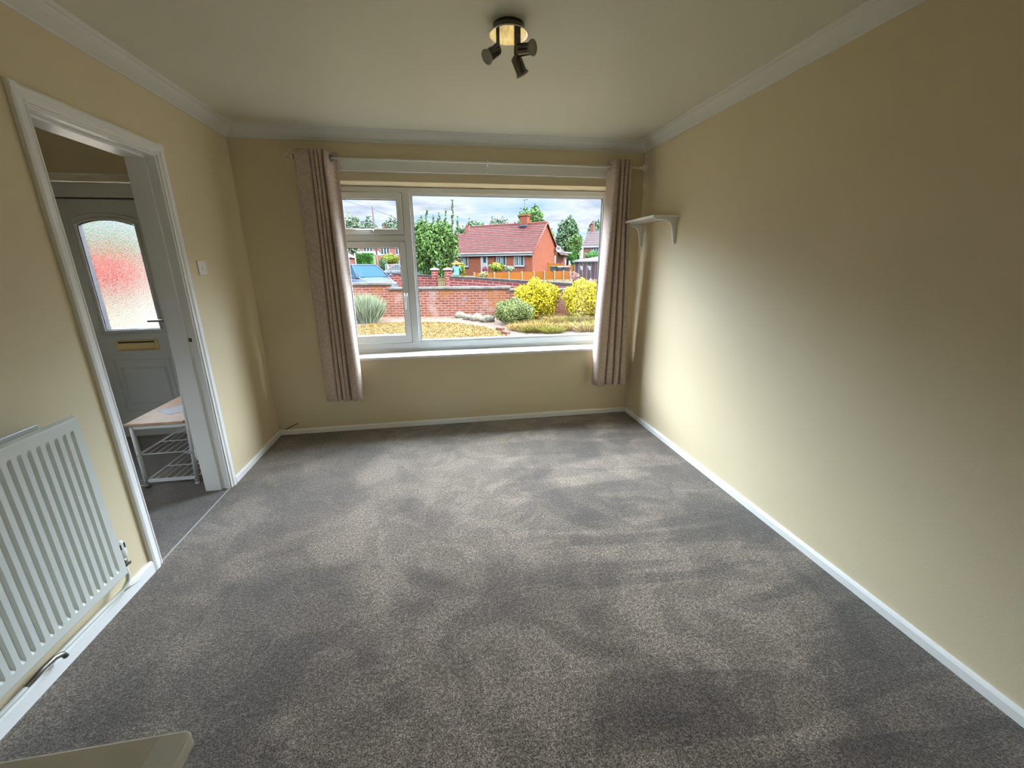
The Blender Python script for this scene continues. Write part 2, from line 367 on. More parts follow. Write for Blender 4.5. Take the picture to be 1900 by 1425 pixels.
# ---------------------------------------------------------------- window
FY0, FY1 = 0.195, 0.262
w1 = struct_root('window_1', (1.8, .2, WZ0))
FZ0, FZ1 = 0.683, 2.028
mb = MB()
def bar(mb, x0, x1, z0, z1, y0=FY0, y1=FY1): return mb.box(x0, x1, y0, y1, z0, z1)
bar(mb, WX0, WX1, FZ0, FZ0+.052); bar(mb, WX0, WX1, FZ1-.043, FZ1); bar(mb, WX0, WX0+.045, FZ0, FZ1); bar(mb, WX1-.052, WX1, FZ0, FZ1)
bar(mb, 1.172, 1.238, FZ0+.05, FZ1-.04, FY0-.004); bar(mb, WX0+.04, 1.175, 1.604, 1.662, FY0-.002)
bar(mb, WX0, WX1, WZ0-.005, FZ0, FY0+.012, FY1)
wpart('window_frame', mb, m_upvc, w1, .005)
def sash(x0, x1, z0, z1, gx0, gx1, gz0, gz1, nm):
    mb = MB(); y0, y1 = FY0-.012, FY1-.015
    mb.box(x0, gx0, y0, y1, z0, z1).box(gx1, x1, y0, y1, z0, z1).box(gx0, gx1, y0, y1, z0, gz0).box(gx0, gx1, y0, y1, gz1, z1)
    s = wpart(nm, mb, m_upvc, w1, .006)
    mb = MB(); g = .0035; yy = y0+.012
    mb.box(gx0-g, gx0+g, yy, yy+.02, gz0, gz1).box(gx1-g, gx1+g, yy, yy+.02, gz0, gz1).box(gx0, gx1, yy, yy+.02, gz0-g, gz0+g).box(gx0, gx1, yy, yy+.02, gz1-g, gz1+g)
    mesh_obj('gasket', shift(mb, (1.8, .2, WZ0)), m_dark, s)
    mb = MB(); e = .0028
    for (a, b, c, d) in ((x0-e, x0, z0, z1), (x1, x1+e, z0, z1), (x0, x1, z0-e, z0), (x0, x1, z1, z1+e)): mb.box(a, b, FY0-.0055, FY0+.01, c, d)
    mesh_obj('sash_shadow_line', shift(mb, (1.8, .2, WZ0)), m_gapshade, s)  # grey lines painted in as the shadow gap between sash and frame
    mesh_obj('pane', shift(MB().box(gx0-.01, gx1+.01, yy+.006, yy+.010, gz0-.01, gz1+.01), (1.8, .2, WZ0)), m_glass, s)
    return s
s1 = sash(.648, 1.172, 1.662, 1.985, .698, 1.128, 1.706, 1.932, 'sash')
s2 = sash(.648, 1.172, .737, 1.604, .695, 1.122, .808, 1.553, 'sash')
mb = MB(); gx0, gx1, gz0, gz1 = 1.238, 2.948, .735, 1.985
for (a, b, c, d) in ((gx0, gx0+.016, gz0, gz1), (gx1-.016, gx1, gz0, gz1), (gx0, gx1, gz0, gz0+.018), (gx0, gx1, gz1-.014, gz1)): mb.box(a, b, FY0+.008, FY0+.045, c, d)
wpart('glazing_bead', mb, m_upvc, w1, .004)
g = .003; mb = MB()
for (a, b, c, d) in ((gx0+.015, gx0+.021, gz0+.016, gz1-.012), (gx1-.022, gx1-.015, gz0+.016, gz1-.012), (gx0+.015, gx1-.015, gz0+.017, gz0+.021), (gx0+.015, gx1-.015, gz1-.016, gz1-.013)): mb.box(a, b, FY0+.016, FY0+.036, c, d)
wpart('gasket', mb, m_dark, w1)
wpart('pane', MB().box(gx0+.01, gx1-.01, FY0+.026, FY0+.030, gz0+.01, gz1-.01), m_glass, w1)
def handle(px, pz, d, root):
    y = FY0-.012; a = np.array([px, y, pz]); d = np.array([d[0], 0, d[1]]); n = np.array([-d[2], 0, d[0]])
    mb = MB().lathe([(.017, 0), (.017, -.008), (.012, -.012), (.011, -.03)], a, (0, 1, 0), 16)
    mb.tube([a+(0, -.03, 0), a+d*.02+(0, -.036, 0), a+d*.05+(0, -.034, 0), a+d*.125+(0, -.028, 0)], .008, 8, taper=[1.3, 1.2, .9, .7])
    h = mesh_obj('handle', shift(mb, (1.8, .2, WZ0)), m_handle, root)
    mesh_obj('key_hole', shift(MB().lathe([(.005, 0), (.005, -.003)], a+(0, -.0415, 0)+d*.0, (0, 1, 0), 10), (1.8, .2, WZ0)), m_dark, root)
handle(.915, 1.687, (-1, .05), s1); handle(1.150, 1.165, (-.05, -1), s2)
struct('trim_12', MB().box(WX0-.03, WX1+.03, -.022, .21, WZ0-.022, WZ0), m_gloss, .004)      # window board

# ---------------------------------------------------------------- front door
d1 = struct_root('door_1', (-.95, .24, 0))
fy = .238
mb = MB().box(DX0, -1.378, fy-.03, .30, 0, DZ1).box(-.535, DX1, fy-.03, .30, 0, DZ1).box(-1.378, -.535, fy-.03, .30, 1.915, DZ1-.01).box(-1.378, -.535, fy-.03, .30, 0, .098)
wpart('door_frame', mb, m_upvc, d1, .004)
LX0, LX1, LZ0, LZ1 = -1.372, -.541, .103, 1.908
AX0, AX1, AB, AS, AT = -1.257, -.856, .920, 1.726, 1.768
cx = (AX0+AX1)/2; hw = (AX1-AX0)/2
arc = [(cx+hw*t, AS+(AT-AS)*(1-t*t)) for t in np.linspace(-1, 1, 15)]
mb = MB().box(LX0, AX0, fy, .29, LZ0, LZ1).box(AX1, LX1, fy, .29, LZ0, LZ1).box(AX0, AX1, fy, .29, LZ0, AB)
for (a, b), (c, d) in zip(arc[:-1], arc[1:]): mb.prism([(a, b), (c, d), (c, LZ1), (a, LZ1)], 'y', fy, .29)
leaf = wpart('door_leaf', mb, m_upvc, d1)
O = (-.95, .24, 0)
mesh_obj('door_gap', shift(MB().box(LX0-.006, LX0, fy-.0305, fy+.01, LZ0-.004, LZ1+.006).box(LX0, LX1, fy-.0305, fy+.01, LZ1, LZ1+.006), O), m_dark, leaf)
outl = [(AX0, AB), (AX1, AB)]+[p for p in arc[::-1]]
def off(pts, d): c0 = np.array([cx, 1.3]); return [tuple(c0+(np.array(p)-c0)*(1+d/np.abs(np.array([hw, .42]))).clip(0, 9)) for p in pts]
for dd, rr, yy in ((.006, .012, fy), (.034, .009, fy)):
    mesh_obj('glazing_bead', shift(MB().tube([(x, yy, z) for x, z in off(outl, dd)], rr, 8, True), O), m_upvc, leaf)
pane = MB(); o2 = off(outl, .004); pane.prism(o2, 'y', .243, .249); mesh_obj('pane', shift(pane, O), m_obscure, leaf)
mesh_obj('gasket', shift(MB().tube([(x, .241, z) for x, z in off(outl, -.006)], .004, 6, True), O), m_dark, leaf)
mesh_obj('added_dark_strip', shift(MB().box(AX0-.001, AX0+.005, .250, .291, AB, AS).box(AX1-.005, AX1+.001, .250, .291, AB, AS).box(AX0, AX1, .250, .291, AB-.001, AB+.004), O), m_dark, leaf)  # dark strips added to cover the daylit leaf edge behind the glass
for (a, b, c, d, r) in ((-1.262, -.852, .218, .668, .009), (-1.222, -.892, .285, .602, .008)):
    mesh_obj('panel_moulding', shift(MB().tube([(a, fy, c), (a, fy, d), (b, fy, d), (b, fy, c)], r, 6, True), O), m_upvc, leaf)
mesh_obj('raised_panel', shift(MB().box(-1.215, -.899, fy-.006, fy+.01, .292, .595), O), m_upvc, leaf, .004)
lb = mesh_obj('letterbox', shift(MB().box(-1.205, -.905, fy-.014, fy+.01, .747, .835), O), m_brass, leaf, .004)
mesh_obj('flap', shift(MB().box(-1.188, -.922, fy-.020, fy-.012, .760, .812), O), m_brass, lb, .003)
mesh_obj('slot', shift(MB().box(-1.188, -.922, fy-.0155, fy-.013, .813, .824), O), m_dark, lb)
mb = MB().box(-.80, -.765, fy-.012, fy, .90, 1.10).tube([(-.785, fy-.01, .992), (-.785, fy-.05, .992), (-.80, fy-.055, .992), (-.905, fy-.055, .992)], .010, 8)
mesh_obj('handle', shift(mb, O), m_steel, leaf)
struct('trim_13', MB().box(DX0-.03, DX1+.03, -.012, 0, DZ1, DZ1+.012), m_gloss)

# ---------------------------------------------------------------- batten, rod and curtains
wthing('curtain_batten', MB().box(.60, 3.02, -.022, 0, 2.100, 2.187), m_gloss, 'long white painted timber batten screwed to wall above the window', 'batten', (1.8, -.011, 2.1), bevel=.003)
rd = thing('curtain_rod', 'thin white metal curtain pole with cage finials above the window', 'curtain rod', (1.8, -.09, 2.168))
RY = -.09; rz0 = lambda x: 2.168
wpart('rod', MB().tube([(.455, RY, 2.168), (3.125, RY, 2.168)], .0075, 10), m_gloss, rd)
for sx, x in ((-1, .455), (1, 3.125)):
    f_ = wpart('finial', MB().lathe([(.012, 0), (.013, .008), (.009, .012), (.009, .02)], (x, RY, 2.168), (sx, 0, 0), 12), m_gloss, rd)
    mb = MB()
    for k in range(6):
        a = k*PI/3; mb.tube([(x+sx*(.018+.05*t), RY+math.cos(a+t*1.0)*.024*math.sin(PI*t), 2.168+math.sin(a+t*1.0)*.024*math.sin(PI*t)) for t in np.linspace(0.02, .98, 9)], .0028, 5)
    mb.blob((x+sx*.07, RY, 2.168), (.005, .005, .005), 0, 1, 1)
    mesh_obj('cage', shift(mb, rd.location), m_gloss, f_)
wpart('bracket', MB().box(1.852, 1.874, -.026, -.022, 2.095, 2.19).tube([(1.863, -.024, 2.155), (1.863, -.09, 2.15), (1.863, -.101, 2.162), (1.863, -.100, 2.178), (1.863, -.090, 2.184)], .005, 8).tube([(1.863, -.024, 2.105), (1.863, -.05, 2.11)], .005, 8), m_gloss, rd)
def curtain(label, top, bot, z0, z1, side, rings):
    t = thing('curtain', label, 'curtain', (top[0][0], RY, z0), group=None)
    T = np.array(top, float); B = np.array(bot, float)
    def dens(P, n=110):                        # Catmull-Rom through the fold points
        Q = np.vstack([P[0]*2-P[1], P, P[-1]*2-P[-2]]); out = []
        m = len(P)-1
        for u in np.linspace(0, m-1e-6, n):
            i = int(u); f = u-i; a, b, c, d = Q[i:i+4]
            out.append(.5*(2*b+(c-a)*f+(2*a-5*b+4*c-d)*f*f+(3*b-3*c+d-a)*f**3))
        return np.array(out)
    Td, Bd = dens(T), dens(B); nv = 26
    def fn(i, j):
        k = int(round(i*(len(Td)-1))); s_ = j; e = s_*s_*(3-2*s_)
        p = Td[k]*(1-e)+Bd[k]*e; z = z1+(z0-z1)*s_
        w = .004*math.sin(7*s_+k*.13)*s_
        return (p[0]+w, p[1]+w*.5, z + (.006*math.sin(k*.2) if j > .99 else 0))
    mb = MB().grid(fn, len(Td), nv)
    c = wpart('fabric', mb, m_curtain, t, solid=.004, fix=False)
    for (x, y, tilt) in rings:
        e = wpart('eyelet', MB().tube([(x+.021*math.cos(a)*math.sin(tilt), y+.021*math.cos(a)*math.cos(tilt), 2.166+.021*math.sin(a)) for a in np.linspace(0, 2*PI, 20, endpoint=False)], .0045, 6, True), m_steel, t)
    return t
# left: one broad flat face, tight folds, then the lit return towards the glass
def strips(x0, x1, n, yf, yb):
    out = []; w = (x1-x0)/n
    for k in range(n):
        a_ = x0+k*w; out += [(a_, yb), (a_+w*.16, yf+.02), (a_+w*.3, yf), (a_+w*.75, yf), (a_+w*.92, yf+.02)]
    return out
topL = [(.462, -.055), (.468, -.11), (.485, -.145), (.56, -.15), (.580, -.13)]+strips(.583, .662, 3, -.146, -.07)+[(.665, -.07), (.670, -.13), (.684, -.15), (.70, -.12), (.715, -.06), (.75, -.045)]
botL = [(.445, -.055), (.45, -.10), (.475, -.145), (.53, -.155), (.553, -.13)]+strips(.557, .655, 3, -.152, -.07)+[(.659, -.07), (.664, -.13), (.70, -.168), (.738, -.155), (.748, -.09), (.735, -.05)]
curtain('mushroom velvet eyelet curtain bunched left of the window beside the wide bare corner', topL, botL, .318, 2.212, -1, [(.4655, -.09, .25), (.714, -.09, .2)])
topR = [(2.86, -.045), (2.868, -.075), (2.88, -.12), (2.893, -.148), (2.920, -.15), (2.934, -.12)]+strips(2.938, 3.040, 3, -.146, -.06)+[(3.043, -.06)]
botR = [(2.812, -.05), (2.805, -.10), (2.812, -.145), (2.84, -.165), (2.885, -.155), (2.91, -.13)]+strips(2.914, 3.112, 3, -.152, -.06)+[(3.114, -.06)]
curtain('mushroom velvet eyelet curtain bunched right of the window beside the white shelf', topR, botR, .325, 2.213, 1, [(2.870, -.09, -.2), (3.042, -.09, -.2)])

# ---------------------------------------------------------------- wall shelf, switch, cable
sh = thing('wall_shelf', 'small white shelf on two curved brackets in right corner by window', 'shelf', (RW, -.33, 1.745))
wpart('board', MB().box(3.0, RW, -.63, -.035, 1.733, 1.749), m_gloss, sh, .002)
for y in (-.60, -.065):
    pts = [(RW, 1.733), (RW-.175, 1.733), (RW-.178, 1.724), (RW-.10, 1.716), (RW-.055, 1.700), (RW-.036, 1.672), (RW-.028, 1.63), (RW-.016, 1.56), (RW-.006, 1.545), (RW, 1.548)]
    b_ = wpart('bracket', MB().prism(pts, 'y', y-.011, y+.011), m_gloss, sh, .002)
    for xx, zz in ((RW-.031, 1.655), (RW-.0165, 1.575)): mesh_obj('screw', shift(MB().lathe([(.004, 0), (.004, .002)], (xx, y, zz), (-1, 0, .1), 8), sh.location), m_steel, b_)
sw = thing('light_switch', 'white square single light switch on cream wall beside the doorway', 'switch', (0, -.686, 1.406))
wpart('plate', MB().box(0, .009, -.728, -.642, 1.363, 1.449), m_switch, sw, .003)
wpart('rocker', MB().prism([(.009, 1.394), (.014, 1.394), (.010, 1.419), (.009, 1.419)], 'y', -.694, -.677), m_switch, sw)
wthing('cable_stub', MB().tube([(.06, -.02, .050), (.085, -.010, .062), (.12, -.006, .078), (.155, -.006, .092), (.165, -.004, .098)], .0035, 6), mat('brown_cable', (.10, .07, .04), .6), 'short brown cable end lying on skirting in left corner under window', 'cable', (.1, -.012, .05))

# ---------------------------------------------------------------- spotlight on the ceiling
LXc, LYc = 1.792, -1.560
ls = thing('ceiling_spotlight', 'three headed chrome spotlight fitting on the ceiling', 'ceiling light', (LXc, LYc, CH))
wpart('canopy', MB().lathe([(.066, 0), (.066, -.016), (.060, -.028), (.050, -.03)], (LXc, LYc, CH), (0, 0, 1), 36), m_darkchrome, ls)
wpart('mirror_plate', MB().lathe([(.079, -.029), (.082, -.032), (.082, -.035), (.080, -.036)], (LXc, LYc, CH), (0, 0, 1), 48), m_chrome, ls)
def spot(ax, ay, az1, hx, hy, hz, d, wd=.014):
    d = np.array(d, float); d /= np.linalg.norm(d)
    st = wpart('arm', MB().box(ax-wd/2, ax+wd/2, ay-.003, ay+.003, az1, CH-.034).tube([(ax, ay, az1+.008), (hx, hy, hz)], .007, 8), m_darkchrome, ls)
    p = np.array([hx, hy, hz])-d*.018
    h = wpart('spot_head', MB().lathe([(.010, -.006), (.021, 0), (.023, .004), (.023, .066), (.0235, .068)], p, d, 24), m_darkchrome, ls)
    mesh_obj('lens', shift(MB().lathe([(.0265, .062), (.0285, .066), (.0285, .070), (.022, .072), (.020, .069), (.010, .071)], p, d, 28), ls.location), m_lens, h)
spot(1.742, -1.585, 2.262, 1.728, -1.590, 2.268, (-.62, -.28, -.52))
spot(1.822, -1.600, 2.285, 1.845, -1.605, 2.275, (.55, -.62, -.12), .026)
spot(1.826, -1.540, 2.272, 1.832, -1.545, 2.255, (.50, .35, -.76), .016)

# ---------------------------------------------------------------- radiator with pipes
def radiator(label, y0, y1, xf, z0, z1, x_w, flip=1):
    t = thing('radiator', label, 'radiator', (x_w, (y0+y1)/2, z0))
    def P(x, y, z): return (x_w+flip*(x-0), y, z)
    n = max(3, int(round((y1-y0-.045)/.0335))); pitch = (y1-y0-.045)/n
    ys = [y0, y0+.004]; ds = [-.012, 0]
    for k in range(n):
        b = y0+.0225+k*pitch
        for a, dd in ((.0, 0), (.12, 0), (.24, -.011), (.36, -.0125), (.48, -.011), (.60, 0), (.80, 0.001)): ys.append(b+a*pitch); ds.append(dd)
    ys += [y1-.004, y1]; ds += [0, -.012]
    H = z1-z0; zs = [(0, 0, -.012), (.003, 0, -.003), (.007, 0, 0), (.040, 0, 0), (.050, .55, 0), (.062, 1, 0), (H-.070, 1, 0), (H-.058, .55, 0), (H-.048, 0, 0), (H-.012, 0, 0), (H-.007, 0, -.001), (H-.004, 0, -.006), (H, 0, -.012)]
    v = []; nu = len(ys)
    for z, k, dz in zs:
        for y, d in zip(ys, ds):
            e = d if y in (y0, y1) else d*k
            v.append(P(xf+min(e, 0)+dz, y, z0+z))
    f = [(j*nu+i, j*nu+i+1, (j+1)*nu+i+1, (j+1)*nu+i) for j in range(len(zs)-1) for i in range(nu-1)]
    m = MB().add(v, f, False)
    a, b = sorted((x_w+flip*(xf-.012), x_w+flip*(xf-.016))); m.box(a, b, y0, y1, z0, z1)
    wpart('front_panel', m, m_rad, t, fix=False)
    a, b = sorted((x_w+flip*.022, x_w+flip*.034)); wpart('rear_panel', MB().box(a, b, y0+.03, y1-.075, z0+.01, z1-.002), m_rad, t, .003)
    m = MB()
    for k in range(int((y1-y0)/.034)-3):
        yy = y0+.06+k*.034; a, b = sorted((x_w+flip*.036, x_w+flip*(xf-.018))); m.box(a, b, yy, yy+.003, z0+.03, z1-.03)
    wpart('convector_fins', m, m_rad, t)
    for yy in (y0+.15, y1-.16):
        a, b = sorted((x_w, x_w+flip*.024)); wpart('wall_bracket', MB().box(a, b, yy-.02, yy+.02, z0+.05, z1-.06), m_steel, t)
    return t
RZ0, RZ1, RY1, RXF = .186, .893, -1.928, .100
rad = radiator('white ribbed panel radiator on the cream wall left of the doorway', -3.1, RY1, RXF, RZ0, RZ1, 0)
xv, yv = .052, -1.878
val = wpart('valve_body', MB().tube([(xv, RY1-.006, RZ0+.035), (xv, yv, RZ0+.035)], .010, 10).lathe([(.012, 0), (.012, .018), (.014, .02), (.014, .034), (.010, .036), (.010, .046)], (xv, yv, RZ0+.0), (0, 0, 1), 14).tube([(xv, yv, RZ0+.014), (xv+.022, yv+.004, RZ0+.014)], .008, 8), m_steel, rad)
mb = MB().lathe([(.019, .044), (.021, .050), (.0215, .078), (.019, .084), (.0185, .112), (.016, .122), (.008, .125)], (xv, yv, RZ0), (0, 0, 1), 20)
hd = mesh_obj('valve_head', shift(mb, rad.location), m_rad, val)
mb = MB()
for k in range(6):
    a = k*PI/3+.4; mb.box(-.003, .003, -.003, .003, 0, .022)
    n_ = 8; s0 = len(mb.v)-n_
    for i in range(s0, len(mb.v)):
        p = mb.v[i]; mb.v[i] = (xv+(p[0]+.0185)*math.cos(a)-p[1]*math.sin(a), yv+(p[0]+.0185)*math.sin(a)+p[1]*math.cos(a), RZ0+.089+p[2])
mesh_obj('grip_slots', shift(mb, rad.location), m_dark, val)
wpart('pipe', MB().tube([(xv, yv, RZ0+.01), (xv, yv+.002, .14), (xv-.002, yv-.004, .115), (xv-.006, yv-.03, .095), (xv-.012, yv-.07, .088), (.032, yv-.13, .086), (.030, -2.15, .086), (.030, -2.32, .086), (.030, -3.1, .086)], .0085, 10), m_rad, rad)
wpart('pipe_clip', MB().tube([(xv+.004, yv+.045, .080), (xv-.004, yv-.035, .092)], .007, 8), m_rad, rad)
wpart('pipe_bend', MB().tube([(.030, -2.33, .088), (.032, -2.27, .094), (.036, -2.23, .095), (.040, -2.205, .084), (.042, -2.20, .066)], .009, 10), m_steel, rad)

# ---------------------------------------------------------------- hall: bench, letter, second radiator, cable
bn = thing('shoe_bench', 'white metal shoe rack bench with pale wooden seat beside the front door', 'bench', (-.39, -.5, 0))
bx0, bx1, by0, by1, bh = -.548, -.248, -.79, -.14, .445
for x, y, lean in ((bx0, by0, 0), (bx1, by0, 1), (bx0, by1, 0), (bx1, by1, 1)):
    top = (x, y, bh-.012) if not lean else (x+.062, y, .98)
    mb = MB().tube([(x, y, 0.008), top], .0135, 12)
    lg = wpart('leg', mb, m_whitemetal, bn)
    mesh_obj('foot_cap', shift(MB().lathe([(.0145, 0), (.0145, .012)], (x, y, 0), (0, 0, 1), 12), bn.location), m_dark if not lean else m_whitemetal, lg)
    for xx, zz in ((x+(.014 if lean else 0), .235), (x+(.003 if lean else 0), .045)): mesh_obj('bolt', shift(MB().lathe([(.005, -.014), (.005, -.0165)], (xx, y, zz), (0, 1, 0), 8), bn.location), m_steel, lg)
wpart('seat', MB().box(bx0-.025, bx1+.012, by0-.022, by1+.02, bh-.002, bh+.014), m_wood, bn, .003)
for y in (by0, by1):
    wpart('rail', MB().box(bx0, bx1+.02, y-.006, y+.006, bh-.028, bh-.004), m_whitemetal, bn)
    wpart('rail', MB().box(bx0, bx1, y-.006, y+.006, .036, .056), m_whitemetal, bn)
wpart('rail', MB().tube([(bx1+.062, by0, .96), (bx1+.062, by1, .96)], .010, 8), m_whitemetal, bn)
for z in (.235, .045):
    mb = MB()
    mb.tube([(bx0, by0, z), (bx0, by1, z)], .0055, 6).tube([(bx1, by0, z), (bx1, by1, z)], .0055, 6)
    for y in np.linspace(by0+.01, by1-.01, 4): mb.tube([(bx0, y, z), (bx1, y, z)], .004, 6)
    for x in np.linspace(bx0+.05, bx1-.05, 5): mb.tube([(x, by0, z+.004), (x, by1, z+.004)], .0022, 5)
    wpart('wire_shelf', mb, m_whitemetal, bn)
wpart('side_brace', MB().tube([(bx1+.04, by0+.22, .42), (bx0, by0+.02, .245)], .004, 6), m_whitemetal, bn)
ZL = bh+.0145
la, lb_, lc = on(290, 763, 2, ZL), on(315, 769.8, 2, ZL), on(337, 751.5, 2, ZL); ld = lb_+(lc-la)
mb = MB(); mb.add([(p[0], p[1], ZL+dz) for dz in (0, .0012) for p in (la, lb_, ld, lc)], [(0, 3, 2, 1), (4, 5, 6, 7), (0, 1, 5, 4), (1, 2, 6, 5), (2, 3, 7, 6), (3, 0, 4, 7)])
wthing('letter', mb, m_paper, 'plain white envelope lying flat on the wooden bench seat', 'letter', (-.40, -.56, .459))
wthing('white_cable', MB().tube([(-.66, -.72, .004), (-.62, -.765, .004), (-.585, -.77, .006), (-.555, -.75, .012), (-.56, -.70, .004)], .003, 6), m_whitemetal, 'thin white cable trailing on hall carpet by the bench leg', 'cable', (-.6, -.75, 0))
hr = radiator('white radiator on the hall side of partition behind the bench', -.80, -.15, .085, .22, .62, -TW, -1)
hv = wpart('valve', MB().lathe([(.018, 0), (.020, .03), (.018, .075), (.010, .08)], (-.172, -.845, .20), (0, 0, 1), 14), m_rad, hr)
wpart('pipe', MB().tube([(-.172, -.845, .20), (-.172, -.845, .10), (-.165, -.85, .085), (-.135, -.855, .08)], .008, 8), m_rad, hr)

# ---------------------------------------------------------------- white unit in the near left corner
wu = thing('white_cabinet', 'white painted cabinet top with rounded corner at the near left edge of picture', 'cabinet', (.7, -3.3, 0))
cx1, cy1, czt = 1.108, -3.158, .85
cx0, cy0 = .30, -3.48
def rr(x0, x1, y0, y1, r, n=6):
    out = []
    for (cx_, cy_, a0) in ((x1-r, y0+r, -90), (x1-r, y1-r, 0), (x0+r, y1-r, 90), (x0+r, y0+r, 180)):
        for k in range(n+1):
            a = math.radians(a0+90*k/n); out.append((cx_+r*math.cos(a), cy_+r*math.sin(a)))
    return out
m_unit = mat('aged_white_gloss', (.70, .675, .575), .3, var=.05, scale=6, bump=.1, bscale=12)
wpart('top', MB().prism(rr(cx0, cx1, cy0, cy1, .010), 'z', czt-.022, czt), m_unit, wu, .004)
wpart('edge_strip', MB().box(cx1-.036, cx1-.004, cy0+.01, cy1-.006, czt, czt+.0015), mat('pale_edging', (.80, .80, .75), .3), wu)
wpart('body', MB().box(cx0+.02, cx1-.03, cy0+.02, cy1-.02, .06, czt-.022), m_unit, wu, .002)
wpart('door', MB().box(cx0+.025, cx1-.035, cy1-.02, cy1-.006, .08, czt-.035), m_unit, wu, .003)
wpart('plinth', MB().box(cx0+.04, cx1-.05, cy0+.04, cy1-.05, 0, .06), m_dark, wu)

# ================================================================ OUTDOORS
G = -0.2
SPEC = 0.06
m_lawn = mat('dry_straw_lawn', ex(205, 165, 95), 1, var=.28, scale=3, bump=.6, bscale=50, spec=.05)
def speckle(name, c1, c2, c3, sc, k=6):
    m, t, b = new_mat(name); b.inputs['Roughness'].default_value = 1; b.inputs['Specular IOR Level'].default_value = .05
    tcn = t.nodes.new('ShaderNodeTexCoord'); n = t.nodes.new('ShaderNodeTexNoise'); n.inputs['Scale'].default_value = sc; n.inputs['Detail'].default_value = k; n.inputs['Roughness'].default_value = .7
    t.links.new(tcn.outputs['Object'], n.inputs['Vector']); r = t.nodes.new('ShaderNodeValToRGB'); ramp(r, [(.34, c1), (.5, c2), (.64, c3)])
    t.links.new(n.outputs['Fac'], r.inputs[0]); t.links.new(r.outputs[0], b.inputs['Base Color'])
    return m
m_lawn = speckle('dry_straw_lawn', ex(180, 120, 40, .55), ex(238, 190, 88, .6), ex(255, 228, 140, .62), 6)
m_soil = speckle('dry_garden_soil', ex(165, 125, 100), ex(218, 180, 155), ex(240, 215, 195), 12)
m_road = speckle('grey_tarmac', ex(120, 115, 110), ex(165, 160, 150), ex(200, 195, 180), 12)
m_verge = speckle('dry_verge', ex(150, 120, 60, .55), ex(225, 195, 115, .55), ex(245, 225, 160, .55), 1.5)
m_brick_near = brick_mat('old_red_garden_brick', ex(196, 110, 88, 1.45), ex(168, 84, 66, 1.45), ex(226, 190, 165, 1.45), stain=[(ex(215, 140, 70, 1.45), 1.3, .48, .62, .6), (ex(235, 205, 195, 1.45), 1.9, .55, .68, .65), (ex(225, 170, 160, 1.45), 5, .5, .7, .5)])
m_stone = speckle('pale_stone_coping', ex(165, 160, 148), ex(205, 200, 190), ex(230, 226, 218), 7)
m_conc = speckle('grey_concrete_coping', ex(90, 82, 80), ex(130, 120, 115), ex(165, 155, 150), 5)
m_brick_far = brick_mat('red_boundary_brick', ex(205, 90, 80, 1.35), ex(180, 75, 65, 1.35), ex(240, 190, 180, 1.35), bw=.5, rh=.17, ms=.025, stain=[(ex(225, 140, 130, 1.35), 2, .45, .7, .4)])
m_brick_house = brick_mat('orange_red_house_brick', ex(215, 115, 80, 1.35), ex(165, 72, 52, 1.35), ex(232, 165, 135, 1.35), bw=.3, rh=.1, ms=.013, stain=[(ex(225, 125, 85, 1.35), .9, .4, .65, .5)])
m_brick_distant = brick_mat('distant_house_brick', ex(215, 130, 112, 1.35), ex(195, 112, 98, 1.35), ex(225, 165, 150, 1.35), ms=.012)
m_white_out = mat('white_outdoor_paint', ex(250, 250, 248, 1.35), .4)
m_glass_out = mat('dark_window_glass', ex(95, 125, 130), .15)
m_net = mat('net_curtain', ex(205, 220, 215), .8)

def side(root):   # outside fields
    pass
struct('ground', MB().box(-60, 70, .31, 11.2, G-.3, G).box(-70, -1.9, -20, .31, G-.3, G-.001), m_soil)
struct('road', MB().box(-60, 80, 11.2, 24.5, G-.3, G-.02), m_road)
tag(mesh_obj('verge', MB().add([(-110, 24.5, G-.02), (110, 24.5, G-.02), (110, 40, .17), (-110, 40, .17), (150, 130, .8), (-150, 130, .8)], [(0, 1, 2, 3), (3, 2, 4, 5)]), m_verge), 'pale dry grass verge beyond the road', 'grass', kind='structure')
# lawn: its far edge follows the flower bed
edge = [(560, 606), (655, 606), (700, 600), (750, 597.5), (800, 597), (850, 599), (895, 605), (925, 613), (942, 623), (952, 634)]
E_ = [on(x, y, 2, G+.02) for x, y in edge]
mb = MB(); vs = [(p[0], p[1], G+.025) for p in E_]; n = len(vs)
vs2 = [(p[0]*.5+(-.3), .5, G+.025) for p in E_]; vs2 = [(-3+i*(6.2/(n-1)), .6, G+.025) for i in range(n)]
mb.add(vs+vs2+[(a, b, G-.05) for a, b, c in vs], [(i, i+1, n+i+1, n+i) for i in range(n-1)]+[(i, i+1, 2*n+i+1, 2*n+i) for i in range(n-1)])
tag(mesh_obj('lawn', mb, m_lawn), 'dry straw coloured front lawn below the window', 'lawn', kind='structure')

g_ = np.random.default_rng(31); ng = 24000; gx_, gy_ = g_.uniform(-2.5, 3.4, ng), g_.uniform(1.5, 9.0, ng)
lim = np.interp(gx_, [v[0] for v in vs], [v[1] for v in vs]); keep = gy_ < lim-.04; gx_, gy_ = gx_[keep], gy_[keep]
mb = MB()
for x_, y_ in zip(gx_, gy_):
    a_ = g_.uniform(0, PI); h_ = g_.uniform(.012, .035); w_ = .010; c_, s_ = math.cos(a_)*w_, math.sin(a_)*w_; dx_, dy_ = g_.normal(size=2)*.03
    mb.add([(x_-c_, y_-s_, G+.024), (x_+c_, y_+s_, G+.024), (x_+dx_, y_+dy_, G+.024+h_)], [(0, 1, 2)])
tag(mesh_obj('lawn_grass', mb, mat('straw_blades', ex(240, 195, 95, .75), .9, var=.25, scale=4, island=.5), fix=False), 'short dry straw coloured grass growing on the front lawn', 'grass', kind='stuff')

